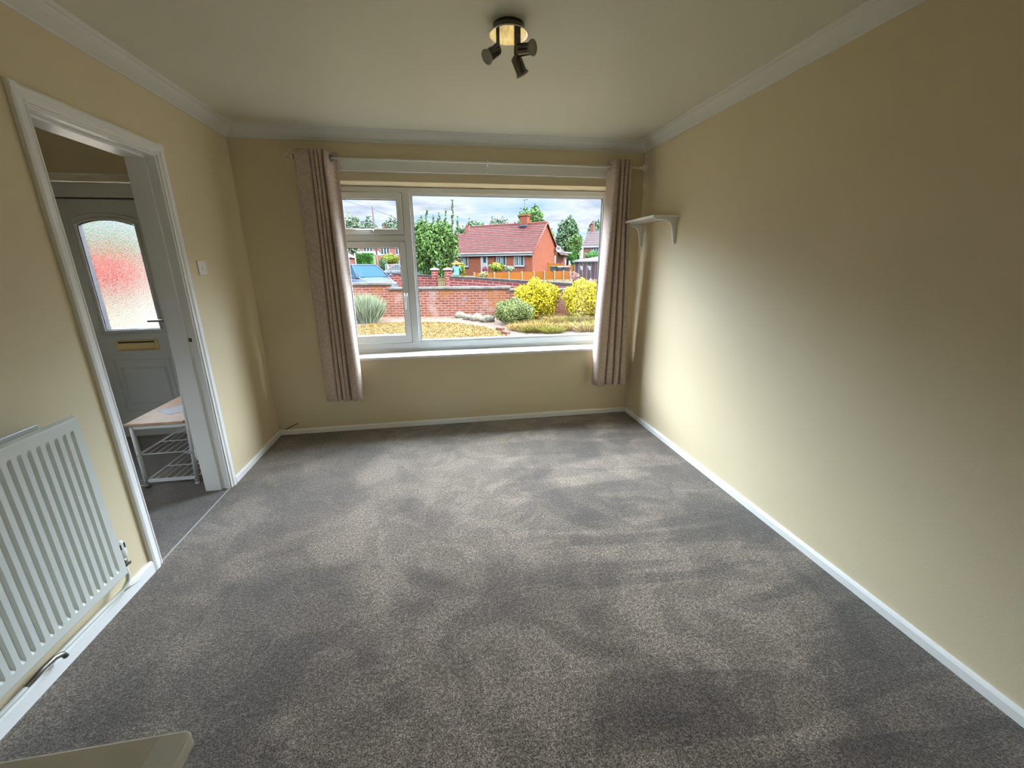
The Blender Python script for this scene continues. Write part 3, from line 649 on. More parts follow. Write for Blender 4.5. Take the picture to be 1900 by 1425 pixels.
# near garden wall, seen across the lawn
def wall_run(name, p0, p1, h0, h1, th, m, label=None, root=None, loc=None):
    p0 = np.array(p0[:2]); p1 = np.array(p1[:2]); d = p1-p0; Ln = np.linalg.norm(d); a = math.atan2(d[1], d[0])
    return Ln, a
WA, WB = np.array([-3.2, 10.66]), np.array([7.2, 8.88])
wd = (WB-WA)/np.linalg.norm(WB-WA); wang = math.atan2(wd[1], wd[0]); wl = np.linalg.norm(WB-WA)
def wall_s(px, zz=.65):       # distance along the wall under a photo column
    d = ray(px, 535); n_ = np.array([-wd[1], wd[0]]); s_ = ((WA-CAM[:2])@n_)/(d[:2]@n_); p = CAM[:2]+d[:2]*s_; return (p-WA)@wd
sA, sB = wall_s(723), wall_s(946)
gw = thing('garden_wall', 'weathered red brick garden wall with pale stone coping across the front lawn', 'garden wall', (WA[0], WA[1], G), wang)
mesh_obj('brickwork', MB().box(-3, sA, 0, .22, -.1, 1.0).box(sA, sB, 0, .22, -.1, .855).box(sB, wl, 0, .22, -.1, .80), m_brick_near, gw)
mesh_obj('coping', MB().box(-3, sA+.05, -.05, .28, 1.0, 1.075), m_stone, gw, .008)
mesh_obj('coping', MB().box(sA-.03, sB+.03, -.05, .28, .855, .925), m_stone, gw, .008)
mesh_obj('coping', MB().box(sB-.02, wl, -.05, .28, .79, .855), m_stone, gw, .008)
mesh_obj('vent_hole', MB().box(wall_s(861)-.05, wall_s(861)+.05, -.006, .01, .50, .60), mat('pale_repair_patch', ex(230, 190, 200), .9), gw)
# brick edging at the bed
for i, (x, y, a) in enumerate(((928, 610, -50), (938, 617, -55), (947, 625, -50))):
    p = on(x, y, 2, G+.06); o = mesh_obj('edging_brick', MB().box(-.11, .11, -.05, .05, -.09, .05), mat('edging_brick_red', ex(200, 130, 110), .9) if i == 0 else bpy.data.materials['edging_brick_red'], None, .006, loc=(p[0], p[1], G+.04))
    o.rotation_euler = (0, .1*i, math.radians(a)); tag(o, ['red edging brick where bed meets lawn, farthest from the house', 'red edging brick between two others along the lawn edge', 'red edging brick at lawn edge, nearest the window'][i], 'brick', 'bricks edging the lawn')
# pale rocks
m_rock = speckle('pale_limestone', ex(160, 130, 90, .85), ex(232, 218, 188, .95), ex(252, 246, 230, 1), 12)
for i, (x, y, w) in enumerate(((847, 581, .13), (854, 585, .20), (868, 588, .17), (884, 590, .22), (904, 592, .22))):
    p = on(x, y, 2, G+.08)
    o = mesh_obj('rock', MB().blob((0, 0, 0), (w, w*.7, w*.62), .16, 20+i), m_rock, None, loc=(p[0], p[1], G+.07))
    tag(o, ['smallest cream rock at the left end of the rock row', 'rounded cream rock second from left in rock row', 'cream rock in the middle of the rock row', 'wide cream rock second from the right of the row', 'cream rock touching the green bush at row end'][i], 'rock', 'pale rocks along the flower bed')

# ---------------------------------------------------------------- foliage
def leaves(name, blobs, leaf, m, parent=None, seed=0, loc=(0, 0, 0), flat=.0, kind=None, up=.0):
    g = np.random.default_rng(seed); V = []; 
    for (cx_, cy_, cz_, rx, ry, rz_, n) in blobs:
        d = g.normal(size=(n, 3)); d /= np.linalg.norm(d, axis=1)[:, None]
        r = g.uniform(.45, 1.0, n)**.6; r *= 1+.12*np.sin(7*d[:, 0]+3*d[:, 2]+seed)
        c = np.array([cx_, cy_, cz_])+d*r[:, None]*np.array([rx, ry, rz_])
        nn = d+g.normal(size=(n, 3))*.9; nn[:, 2] += up; nn /= np.linalg.norm(nn, axis=1)[:, None]
        t = np.cross(nn, g.normal(size=(n, 3))); t /= np.linalg.norm(t, axis=1)[:, None]; b = np.cross(nn, t)
        s = leaf*g.uniform(.6, 1.3, n)[:, None]
        V.append(np.stack([c-t*s, c+b*s*.45, c+t*s, c-b*s*.45], 1).reshape(-1, 3))
    V = np.concatenate(V)-np.array(loc); n = len(V)//4
    me = bpy.data.meshes.new(name); me.vertices.add(4*n); me.vertices.foreach_set('co', V.ravel())
    me.loops.add(4*n); me.loops.foreach_set('vertex_index', np.arange(4*n)); me.polygons.add(n); me.polygons.foreach_set('loop_start', np.arange(0, 4*n, 4)); me.update(calc_edges=True); me.validate()
    o = bpy.data.objects.new(name, me); COL.objects.link(o); me.materials.append(m)
    if parent: o.parent = parent
    else: o.location = loc
    return o
def blades(name, c, r, h, n, m, parent=None, seed=0, w=.008, lean=.4, loc=(0, 0, 0)):
    g = np.random.default_rng(seed); mb = MB()
    a = g.uniform(0, 2*PI, n); q = np.sqrt(g.uniform(0, 1, n))
    for i in range(n):
        bx, by = c[0]+r[0]*q[i]*math.cos(a[i])*.55, c[1]+r[1]*q[i]*math.sin(a[i])*.55
        L_ = h*g.uniform(.6, 1.1)*(1-.25*q[i]**2)
        tx, ty = bx+math.cos(a[i])*q[i]*r[0]*.5+g.normal()*lean*h*.25, by+math.sin(a[i])*q[i]*r[1]*.5+g.normal()*lean*h*.25
        t = g.uniform(0, PI); ox, oy = math.cos(t)*w, math.sin(t)*w
        mxx, mxy = (bx*.45+tx*.55), (by*.45+ty*.55); z0 = c[2]
        mb.add([(bx-ox-loc[0], by-oy-loc[1], z0-loc[2]), (bx+ox-loc[0], by+oy-loc[1], z0-loc[2]), (mxx+ox-loc[0], mxy+oy-loc[1], z0+L_*.6-loc[2]), (tx-loc[0], ty-loc[1], z0+L_-loc[2]), (mxx-ox-loc[0], mxy-oy-loc[1], z0+L_*.6-loc[2])], [(0, 1, 2, 3, 4)])
    return mesh_obj(name, mb, m, parent, fix=False, loc=None if parent else loc)
def ground_z(y): return G if y < 24.5 else (G+(.17-G)*(y-24.5)/15.5 if y < 40 else .17+(y-40)*.007)
m_bark = mat('brown_bark', ex(110, 90, 75), .9)
def leafm(name, c, island=.45, var=.3, scale=1.2): return mat(name, tuple(q*1.7 for q in c), .6, var=var, scale=scale, island=island, spec=.03)
ml_lav = leafm('grey_green_lavender', ex(190, 205, 165, 1.2)); ml_green = leafm('mid_green_shrub', ex(165, 180, 105), scale=4)
ml_yellow = leafm('golden_yellow_leaves', ex(253, 226, 48, 1.2), .6, .18, 3); ml_yg = leafm('yellow_green_leaves', ex(190, 205, 80), scale=3)
ml_tree = leafm('bright_tree_leaves', ex(130, 175, 90), scale=.7); ml_dark = leafm('far_tree_leaves', ex(130, 165, 115), scale=.35)  # far leaf colour lightened to include distance haze
ml_hedge = leafm('clipped_hedge_green', ex(95, 165, 70), .4, .2, 1); ml_pink = leafm('pink_flower_heads', ex(240, 175, 165), .3, .2, 6)
ml_dry = leafm('dry_grass_blades', ex(235, 200, 120), .4, .2, 3); ml_red = leafm('red_leaves', ex(215, 110, 90), .4)
ml_olive = leafm('olive_ground_cover', ex(190, 180, 80), .5); ml_far = leafm('distant_tree_leaves', ex(150, 175, 140), .4, .3, .3)  # haze is mixed into the distant leaf colour

def shrub(name, label, cat, c, r, n, leaf, m, seed, stems=5, group=None, inner=None):
    t = thing(name, label, cat, (c[0], c[1], G), 0, group)
    bl = [(0, 0, r[2]*.95, r[0], r[1], r[2], n)]
    g = np.random.default_rng(seed)
    for k in range(6):
        a = k*PI/3+g.uniform(0, 1); bl.append((math.cos(a)*r[0]*.5, math.sin(a)*r[1]*.5, r[2]*g.uniform(.6, 1.3), r[0]*.5, r[1]*.5, r[2]*.55, n//7))
    leaves('foliage', bl, leaf, m, t, seed)
    mb = MB()
    for k in range(stems):
        a = 2*PI*k/stems; mb.tube([(0, 0, -.02), (math.cos(a)*r[0]*.3, math.sin(a)*r[1]*.3, r[2]*.6), (math.cos(a)*r[0]*.55, math.sin(a)*r[1]*.55, r[2]*1.3)], .018, 6, taper=[1, .7, .3])
    mesh_obj('stems', mb, m_bark, t)
    mesh_obj('inner_growth', MB().blob((0, 0, r[2]*.9), (r[0]*.6, r[1]*.6, r[2]*.62), .15, seed), inner or m, t)
    return t
p = on(680, 600, 2, G)
lv = thing('lavender_bush', 'grey green spiky lavender bush against the brick wall, left', 'bush', (p[0]-.05, p[1]+.2, G))
blades('foliage', (0, 0, .0), (.62, .5), .84, 1500, ml_lav, lv, 3, .014, .35)
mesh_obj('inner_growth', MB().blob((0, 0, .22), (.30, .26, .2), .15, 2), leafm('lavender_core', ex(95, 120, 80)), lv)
p = on(960, 606, 2, G)
shrub('green_bush', 'rounded mid green bush in front of the left golden bush', 'bush', (p[0]+.02, p[1]+.5), (.60, .50, .36), 7000, .026, ml_green, 11)
p = on(995, 591, 2, G)
shrub('golden_bush', 'bright yellow golden bush behind the green bush', 'bush', (p[0]-.0, p[1]-.05), (.72, .50, .60), 8000, .036, ml_yellow, 12, group='golden yellow bushes', inner=ml_green)
p = on(1082, 592, 2, G)
shrub('golden_bush', 'broad golden bush at the right edge of the window view', 'bush', (p[0]+.05, p[1]-.05), (.70, .5, .60), 8500, .036, ml_yellow, 13, group='golden yellow bushes', inner=ml_green)
p = on(1062, 520, 2, .5)
fl = shrub('hydrangea', 'tall pink flowering shrub between the golden bushes and garage', 'bush', (on(1063, 545, 2, G)[0]*1.0, on(1063, 545, 2, G)[1]), (.45, .4, .3), 300, .06, ml_yg, 14)
del_ = fl.location
fl.location = (*at(1064, 520, 13.7)[:2], G)
leaves('flowers', [(0, 0, 1.22, .2, .2, .13, 260), (.12, 0, 1.05, .15, .15, .1, 120)], .035, ml_pink, fl, 4)
mesh_obj('stem', MB().tube([(0, 0, 0), (0, 0, 1.1)], .02, 6), m_bark, fl)
q = at(1100, 518, 14.5)
f2 = shrub('pink_shrub', 'low salmon pink flowering shrub behind right golden bush', 'bush', (q[0], q[1]), (.5, .4, .45), 900, .04, ml_pink, 15)
leaves('flowers', [(0, 0, .95, .45, .3, .12, 500)], .035, ml_pink, f2, 5)
# dry ground cover, bottom right of the view
tuft = []
spots = [(965, 612), (985, 616), (1005, 612), (1025, 618), (1045, 612), (1065, 606), (1085, 614), (1104, 606), (975, 604), (1000, 603), (1030, 600), (1055, 597), (1080, 596), (1100, 594), (1015, 592), (1118, 612)]
for i, (x, y) in enumerate(spots):
    p = on(x, y, 2, G)
    if i == 0: tuft.append(blades('dry_grass_tuft', (0, 0, 0), (.42, .42), .22, 420, ml_dry, None, 40, .006, 1.6))
    elif i == 1: tuft.append(blades('dry_grass_tuft', (0, 0, 0), (.36, .36), .17, 380, ml_olive, None, 41, .007, 1.8))
    else:
        o = tuft[i % 2].copy(); COL.objects.link(o); tuft.append(o)
    o = tuft[-1]; o.location = (p[0], p[1], G); o.rotation_euler = (0, 0, i*1.3); o.scale = (1, 1, .8+.1*(i % 4))
    tag(o, 'low dry grass tuft in the bed below the bushes', 'grass', 'dry grass tufts in the right flower bed')
for i, (x, y, m, lab) in enumerate(((1098, 592, ml_red, 'small red leaved plant at the foot of right golden bush'), (1070, 594, ml_lav, 'pale grey leaved plant under the right golden bush'))):
    p = on(x, y, 2, G); t = thing('small_plant', lab, 'plant', (p[0], p[1], G)); blades('foliage', (0, 0, 0), (.25, .25), .36, 160, m, t, 50+i, .012, .9)

# ---------------------------------------------------------------- parked car beyond the wall
def car(label, loc, ang, paint):
    t = thing('car', label, 'car', loc, ang)          # length along x, nose at +x
    sec = [(-2.05, .62, .35, .80), (-1.95, .80, .24, .95), (-1.4, .86, .20, 1.00), (-.6, .88, .18, .98), (.4, .88, .18, .96), (1.0, .86, .19, .93), (1.55, .82, .20, .84), (1.9, .72, .24, .70), (2.05, .55, .30, .58)]
    mb = MB(); v = []; n = 16
    for (x, w, z0, z1) in sec:
        for k in range(n):
            a = 2*PI*k/n+PI/n; c, s_ = math.cos(a), math.sin(a); e = .55
            v.append((x, w*math.copysign(abs(c)**e, c), (z0+z1)/2+(z1-z0)/2*math.copysign(abs(s_)**e, s_)))
    m = len(sec); f = [(i*n+k, i*n+(k+1) % n, (i+1)*n+(k+1) % n, (i+1)*n+k) for i in range(m-1) for k in range(n)]+[tuple(range(n)), tuple(range((m-1)*n, m*n))]
    mesh_obj('body', mb.add(v, f, True), paint, t)
    gh = [(-1.75, .70, .96, .60), (-1.15, .74, 1.38, .56), (-.5, .74, 1.46, .56), (.1, .75, 1.43, .57), (1.02, .76, .95, .66)]
    def ghm(pad, lo, x0=-9, x1=9):
        v = []
        for (x, w, z, wt) in gh: v += [(x, w+pad, lo), (x, wt+pad, z+pad), (x, -wt-pad, z+pad), (x, -w-pad, lo)]
        f = []
        for i in range(len(gh)-1): a = 4*i; f += [(a, a+4, a+5, a+1), (a+1, a+5, a+6, a+2), (a+2, a+6, a+7, a+3)]
        return v, f
    v, f = ghm(0, .90); mesh_obj('cabin', MB().add(v, f+[(0, 1, 2, 3), (16, 19, 18, 17)]), m_carglass, t)
    mesh_obj('roof_panel', MB().add([(-1.2, .57, 1.385), (-.5, .58, 1.475), (.12, .58, 1.445), (.12, -.58, 1.445), (-.5, -.58, 1.475), (-1.2, -.57, 1.385)], [(0, 1, 4, 5), (1, 2, 3, 4)]), paint, t, solid=.03)
    for s_ in (1, -1):
        mesh_obj('pillar', MB().tube([(1.05, s_*.77, .93), (.10, s_*.58, 1.44)], .03, 6), paint, t)
        mesh_obj('pillar', MB().tube([(-.45, s_*.78, .93), (-.5, s_*.58, 1.46)], .03, 6), m_dark, t)
        mesh_obj('mirror', MB().blob((.75, s_*.98, .98), (.07, .10, .07), 0, 1), paint, t)
        mesh_obj('headlight', MB().blob((1.82, s_*.58, .66), (.16, .15, .07), 0, 1), m_white_out, t)
        for x in (-1.3, 1.3): 
            wl_ = mesh_obj('wheel', MB().lathe([(.20, -.1), (.32, -.1), (.33, -.05), (.33, .08), (.30, .11), (.2, .11)], (x, s_*.78, .33), (0, s_, 0), 24), m_dark, t)
            mesh_obj('hub_cap', MB().lathe([(.19, .10), (.18, .115), (.03, .118)], (x, s_*.78, .33), (0, s_, 0), 18), m_white_out, wl_)
    mesh_obj('badge', MB().blob((1.80, 0, .775), (.05, .07, .03), 0, 1), m_white_out, t)
    mesh_obj('bonnet_seam', MB().tube([(1.0, .70, .93), (1.75, .60, .765), (1.84, 0, .75), (1.75, -.60, .765), (1.0, -.70, .93)], .012, 5), m_dark, t)
    return t
m_carglass = mat('tinted_car_glass', ex(120, 175, 200, .72), .5, spec=0)
m_bluepaint = mat('pale_blue_car_paint', ex(175, 198, 236, .75), .5, spec=0)
rfl, ffl = AR[:2]/np.linalg.norm(AR[:2]), AF[:2]/np.linalg.norm(AF[:2])
hd_ = -.75*ffl+.66*rfl; hd_ /= np.linalg.norm(hd_)
nose = at(706, 515, 20.0); cc = nose[:2]-hd_*1.9
car('pale blue hatchback car parked beyond the raised part of garden wall', (cc[0], cc[1], G-.02), math.atan2(hd_[1], hd_[0]), m_bluepaint).scale = (1.08, 1.08, 1.12)

# ---------------------------------------------------------------- far boundary walls, pillars, fence
def oriented(name, label, cat, p0, p1, z):
    d = np.array(p1[:2])-np.array(p0[:2]); return thing(name, label, cat, (p0[0], p0[1], z), math.atan2(d[1], d[0])), np.linalg.norm(d)
FZ = .68
a, b = at(640, 502, 29.5), at(802, 510.8, 28.4)
t, Ln = oriented('boundary_wall', 'red brick boundary wall left of the gate across the road', 'wall', a, b, -.3)
za, zb = 1.28, .89
def slope_box(z0a, z0b, z1a, z1b, y0, y1): return MB().add([(0, y0, z0a), (Ln, y0, z0b), (Ln, y1, z0b), (0, y1, z0a), (0, y0, z1a), (Ln, y0, z1b), (Ln, y1, z1b), (0, y1, z1a)], [(0, 3, 2, 1), (4, 5, 6, 7), (0, 1, 5, 4), (1, 2, 6, 5), (2, 3, 7, 6), (3, 0, 4, 7)])
mesh_obj('brickwork', slope_box(-.1, -.1, za, zb, 0, .22), m_brick_far, t); mesh_obj('coping', slope_box(za, zb, za+.09, zb+.09, -.04, .26), m_conc, t)
pts = [on(x, y, 2, FZ) for x, y in ((834, 512.7), (880, 514.6), (918, 516.8), (965, 520), (1010, 522.3), (1056, 525.2), (1078, 526.4))]
mb, mc = MB(), MB(); o0 = pts[0]
for q0, q1 in zip(pts[:-1], pts[1:]):
    d = (q1-q0)[:2]; d /= np.linalg.norm(d); nn = np.array([-d[1], d[0]])
    def quad(mb_, w0, w1, z0, z1):
        P = [(q0[:2]+nn*w0), (q1[:2]+nn*w0), (q1[:2]+nn*w1), (q0[:2]+nn*w1)]
        mb_.add([(x-o0[0], y-o0[1], z) for z in (z0, z1) for x, y in P], [(0, 3, 2, 1), (4, 5, 6, 7), (0, 1, 5, 4), (1, 2, 6, 5), (2, 3, 7, 6), (3, 0, 4, 7)])
    quad(mb, 0, .22, -.1, .89); quad(mc, -.04, .27, .89, .98)
t = thing('boundary_wall', 'patterned red brick boundary wall right of the gate, below the orange fence', 'wall', (o0[0], o0[1], -.3))
mesh_obj('brickwork', mb, m_brick_far, t); mesh_obj('coping', mc, m_conc, t)
for (x, dep, lab) in ((807, 28.3, 'red brick gate pillar with white cap, left of gate gap'), (831.5, 27.9, 'red brick gate pillar with white cap beside the person')):
    p = at(x, 512, dep); t = thing('gate_pillar', lab, 'pillar', (p[0], p[1], -.3), .1, 'gate pillars across the road')
    mesh_obj('shaft', MB().box(-.21, .21, -.21, .21, 0, 1.33), m_brick_far, t)
    mesh_obj('cap', MB().add([(-.3, -.3, 1.33), (.3, -.3, 1.33), (.3, .3, 1.33), (-.3, .3, 1.33), (-.3, -.3, 1.39), (.3, -.3, 1.39), (.3, .3, 1.39), (-.3, .3, 1.39), (0, 0, 1.5)], [(0, 3, 2, 1), (0, 1, 5, 4), (1, 2, 6, 5), (2, 3, 7, 6), (3, 0, 4, 7), (4, 5, 8), (5, 6, 8), (6, 7, 8), (7, 4, 8)]), m_white_out, t)
p = at(819, 514, 28.1); t = thing('garden_gate', 'pale wooden garden gate between the two brick pillars', 'gate', (p[0], p[1], -.3))
mb = MB()
for k in range(5): mb.box(-.27+k*.115, -.19+k*.115, 0, .02, .08, .8)
mesh_obj('boards', mb, mat('pale_gate_wood', ex(225, 195, 130), .8), t); [mesh_obj('rail', MB().box(-.3, .3, .02, .05, z_, z_+.07), bpy.data.materials['pale_gate_wood'], t) for z_ in (.2, .6)]
m_orange = mat('orange_stained_fence', ex(252, 150, 22, .85), .7, var=.08, scale=2); m_post = mat('pale_concrete_post', ex(235, 215, 175), .8)
xs = [880, 917, 944, 968.5, 991, 1010, 1029, 1045.5, 1058]
ys = [506, 505.4, 504.8, 504.2, 503.5, 503.2, 502.9, 502.6, 502.4]
P = [on(x, y, 2, .79) for x, y in zip(xs, ys)]
t = thing('panel_fence', 'low bright orange panel fence with pale posts before the bungalow', 'fence', (P[0][0], P[0][1], 0))
for q0, q1 in zip(P[:-1], P[1:]):
    d = (q1-q0)[:2]; l_ = np.linalg.norm(d); d /= l_; nn = np.array([-d[1], d[0]])
    def V(s_, w, z): r_ = q0[:2]+d*s_+nn*w-P[0][:2]; return (r_[0], r_[1], z)
    mesh_obj('panel', MB().add([V(a_, w, z) for z in (.1, .77) for a_, w in ((.04, 0), (l_-.04, 0), (l_-.04, .04), (.04, .04))], [(0, 3, 2, 1), (4, 5, 6, 7), (0, 1, 5, 4), (1, 2, 6, 5), (2, 3, 7, 6), (3, 0, 4, 7)]), m_orange, t)
for q0 in P:
    x, y = (q0-P[0])[:2]; mesh_obj('post', MB().box(x-.06, x+.06, y-.06, y+.06, -.3, .84), m_post, t)

# ---------------------------------------------------------------- bungalow opposite
ang = math.radians(-38.1); lu = np.array([math.cos(ang), math.sin(ang)]); wu_ = np.array([-lu[1], lu[0]])
A0 = on(988, 467.5, 2, 2.52); HB = .15
bg_ = thing('bungalow', 'red brick bungalow with pink tiled roof facing the window', 'house', (A0[0], A0[1], HB), ang)
HL, HWd, EV, RD = 9.35, 6.6, 2.37, 5.35
mb = MB().box(-HL, 0, 0, HWd, -.4, EV)
mb.add([(0, 0, EV), (0, HWd, EV), (0, HWd/2, RD-.08), (-HL, 0, EV), (-HL, HWd, EV), (-HL, HWd/2, RD-.08)], [(0, 1, 2), (3, 5, 4), (0, 2, 5, 3), (1, 4, 5, 2)])
mesh_obj('walls', mb, m_brick_house, bg_)
def roof_tile_mat(name, c1, c2, ln, rows):
    m, t, b = new_mat(name); b.inputs['Roughness'].default_value = .8; b.inputs['Specular IOR Level'].default_value = .04
    tcn = t.nodes.new('ShaderNodeTexCoord'); sp = t.nodes.new('ShaderNodeSeparateXYZ'); t.links.new(tcn.outputs['Object'], sp.inputs[0])
    mu = t.nodes.new('ShaderNodeMath'); mu.operation = 'MULTIPLY'; mu.inputs[1].default_value = rows; t.links.new(sp.outputs['Z'], mu.inputs[0])
    fr = t.nodes.new('ShaderNodeMath'); fr.operation = 'FRACT'; t.links.new(mu.outputs[0], fr.inputs[0])
    n = t.nodes.new('ShaderNodeTexNoise'); n.inputs['Scale'].default_value = 2.5; n.inputs['Detail'].default_value = 6; t.links.new(tcn.outputs['Object'], n.inputs['Vector'])
    r1 = t.nodes.new('ShaderNodeValToRGB'); ramp(r1, [(.38, c2), (.62, c1)]); t.links.new(n.outputs['Fac'], r1.inputs[0])
    r2 = t.nodes.new('ShaderNodeValToRGB'); ramp(r2, [(.0, (1, 1, 1)), (.28, (1, 1, 1)), (.42, (0, 0, 0))]); t.links.new(fr.outputs[0], r2.inputs[0])
    x = t.nodes.new('ShaderNodeMix'); x.data_type = 'RGBA'; t.links.new(r2.outputs[0], x.inputs['Factor']); t.links.new(r1.outputs[0], x.inputs['A']); x.inputs['B'].default_value = (*ln, 1)
    t.links.new(x.outputs['Result'], b.inputs['Base Color']); return m
m_tiles = roof_tile_mat('pink_red_roof_tiles', ex(215, 140, 130), ex(190, 115, 105), ex(85, 42, 42), 5.2)
def tiled(name, root, x0, x1, y0, y1, ze, zr, m, over=.25, th=.08):       # stepped courses, front and back slopes
    yc = (y0+y1)/2; sl = (zr-ze)/(yc-y0); rows = 16
    for s_ in (1, -1):
        mb = MB()
        for k in range(rows):
            u0, u1 = k/rows, (k+1)/rows
            def pt(u, dz): 
                y = (y0-over)+(yc-(y0-over))*u; z = (ze-over*sl)+(zr-(ze-over*sl))*u+dz
                return (y if s_ > 0 else 2*yc-y, z)
            (ya, za), (yb, zb) = pt(u0, th), pt(min(u1+.01, 1), th*.35); (yc2, zc2), (yd, zd) = pt(u0, -.02), pt(u1, -.02)
            mb.add([(x, y, z) for x in (x0, x1) for y, z in ((ya, za), (yb, zb), (yd, zd), (yc2, zc2))], [(0, 1, 5, 4), (1, 2, 6, 5), (2, 3, 7, 6), (3, 0, 4, 7), (0, 3, 2, 1), (4, 5, 6, 7)])
        mesh_obj(name, mb, m, root)
tiled('roof_slope', bg_, -HL-.12, .12, 0, HWd, EV, RD, m_tiles)
mesh_obj('ridge_tiles', MB().tube([(-HL-.14, HWd/2, RD+.05), (.16, HWd/2, RD+.05)], .10, 8), mat('ridge_red', ex(205, 120, 105), .8), bg_)
mesh_obj('fascia', MB().box(-HL-.1, .1, -.28, -.22, EV-.32, EV-.10), m_white_out, bg_)
mesh_obj('gutter', MB().tube([(-HL-.1, -.33, EV-.08), (.12, -.33, EV-.08)], .06, 8), m_dark, bg_)
for s_ in (0, 1):
    y0, y1 = (-.25, HWd/2) if s_ == 0 else (HWd+.25, HWd/2); z0 = EV-.25*(RD-EV)/(HWd/2)
    mesh_obj('verge_tiles', MB().tube([(.15, y0, z0+.03), (.15, y1, RD+.03)], .07, 4), mat('verge_pink', ex(235, 150, 125), .8), bg_)
def local(px, py):                                    # photo point on the bungalow's front face
    d = ray(px, py); n_ = wu_; s_ = ((A0[:2]-CAM[:2])@n_)/(d[:2]@n_); q_ = CAM+d*s_; return (q_[:2]-A0[:2])@lu, q_[2]-HB
def win(root, x0, x1, z0, z1, y=0, mull=.45, drape=True):
    w = mesh_obj('window', MB().box(x0, x1, y-.05, y+.05, z0, z0+.09).box(x0, x1, y-.05, y+.05, z1-.08, z1).box(x0, x0+.09, y-.05, y+.05, z0, z1).box(x1-.09, x1, y-.05, y+.05, z0, z1).box(x0+(x1-x0)*mull-.05, x0+(x1-x0)*mull+.05, y-.05, y+.05, z0, z1).box(x0-.06, x1+.06, y-.12, y, z0-.07, z0).box(x0, x0+(x1-x0)*mull, y-.05, y+.05, z0+(z1-z0)*.70, z0+(z1-z0)*.77), m_white_out, root)
    mesh_obj('pane', MB().box(x0+.05, x1-.05, y-.02, y+.0, z0+.05, z1-.05), m_glass_out, w)
    if drape: mesh_obj('net_curtain', MB().box(x0+(x1-x0)*.12, x0+(x1-x0)*.3, y-.03, y-.018, z0+.08, z1-.3).box(x0+(x1-x0)*.52, x0+(x1-x0)*.72, y-.03, y-.018, z0+.08, z1-.1), m_net, w)
for (a, b, c, d) in ((853.4, 868.7, 472.8, 494.8), (921, 939.5, 471, 493.2), (953.6, 972.8, 470.2, 493.6)):
    x0, z1 = local(a, c); x1, _ = local(b, c); _, z0 = local((a+b)/2, d)
    win(bg_, x0, x1, z0, z1)
x0, z1 = local(892, 472); x1, _ = local(905, 472)
dr = mesh_obj('front_door', MB().box(x0, x1, -.06, .04, .05, z1), m_white_out, bg_)
mesh_obj('door_glass', MB().lathe([(.17, 0), (.17, .02)], ((x0+x1)/2+.08, -.06, z1-.42), (0, -1, 0), 14).box((x0+x1)/2-.09, (x0+x1)/2+.25, -.08, -.06, z1-.85, z1-.42), m_glass_out, dr)
mesh_obj('door_seam', MB().box(x0+.28, x0+.31, -.065, -.058, .1, z1-.08), m_net, dr)
m_pipe = mat('maroon_pipe', ex(120, 50, 45), .6)
for xx in (-HL+.5, x1+.9): mesh_obj('drain_pipe', MB().tube([(xx, -.08, 0), (xx, -.08, EV-.1)], .04, 6), m_pipe, bg_)
# chimney and aerial
d = ray(974, 405); n_ = wu_; rp = A0[:2]+wu_*HWd/2; s_ = ((rp-CAM[:2])@n_)/(d[:2]@n_); chx = ((CAM+d*s_)[:2]-A0[:2])@lu
cy_ = HWd/2
ch = mesh_obj('chimney', MB().box(chx-.42, chx+.42, cy_-.34, cy_+.34, RD-.6, RD+.92).box(chx-.50, chx+.50, cy_-.42, cy_+.42, RD+.78, RD+.92), m_brick_house, bg_)
mesh_obj('flashing', MB().box(chx-.5, chx+.46, cy_-.62, cy_-.3, RD-.30, RD-.12), mat('lead_flashing', ex(150, 155, 170), .6), ch)
ae = mesh_obj('tv_aerial', MB().tube([(chx-.05, cy_, RD+.7), (chx-.05, cy_, RD+2.45)], .022, 6).tube([(chx-.15, cy_-.1, RD+2.36), (chx+.62, cy_-.5, RD+2.36)], .02, 6).tube([(chx+.0, cy_+.12, RD+2.36), (chx+.0, cy_-.42, RD+2.36)], .014, 5).tube([(chx+.3, cy_, RD+2.36), (chx+.35, cy_-.6, RD+2.36)], .014, 5), mat('weathered_aerial', ex(120, 125, 130), .8), bg_)
# gable end: satellite dish, porch canopy, side door
def gloc(px, py):
    d = ray(px, py); n_ = lu; s_ = ((A0[:2]-CAM[:2])@n_)/(d[:2]@n_); q_ = CAM+d*s_; return (q_[:2]-A0[:2])@wu_, q_[2]-HB
gy, gz = gloc(1030, 463)
mesh_obj('satellite_dish', MB().lathe([(.02, .0), (.24, .05), (.36, .13)], (.35, gy, gz), (.8, -.6, .15), 18, caps=False).tube([(0, gy, gz-.15), (.35, gy, gz)], .03, 6), mat('pale_dish', ex(225, 225, 225), .5), bg_, solid=.02)
y0, zc = gloc(1035, 468); y1, _ = gloc(1054, 468)
mesh_obj('porch_canopy', MB().box(0, .9, y0, y1, zc-.12, zc+.02), m_white_out, bg_)
y0, z1 = gloc(1031, 472); y1, z0 = gloc(1040, 502)
sd = mesh_obj('side_door', MB().box(-.02, .06, y0, y1, max(z0, .1), z1), mat('brown_side_door', ex(125, 70, 45), .6), bg_)
mesh_obj('side_window', MB().box(-.02, .05, y0-.35, y0-.02, z1-1.1, z1-.1), m_white_out, bg_)
mesh_obj('rear_wing_walls', MB().box(-4, -.5, HWd, HWd+3.6, -.3, 2.2), m_brick_house, bg_)
mesh_obj('rear_wing_roof', MB().add([(-4.2, HWd-.2, 2.2), (-.2, HWd-.2, 2.2), (-.2, HWd+3.9, 2.2), (-4.2, HWd+3.9, 2.2), (-2.2, HWd-.2, 4.4), (-2.2, HWd+2.2, 4.4)], [(0, 4, 5, 3), (1, 2, 5, 4), (2, 3, 5), (0, 1, 4), (0, 3, 2, 1)]), m_tiles, bg_)

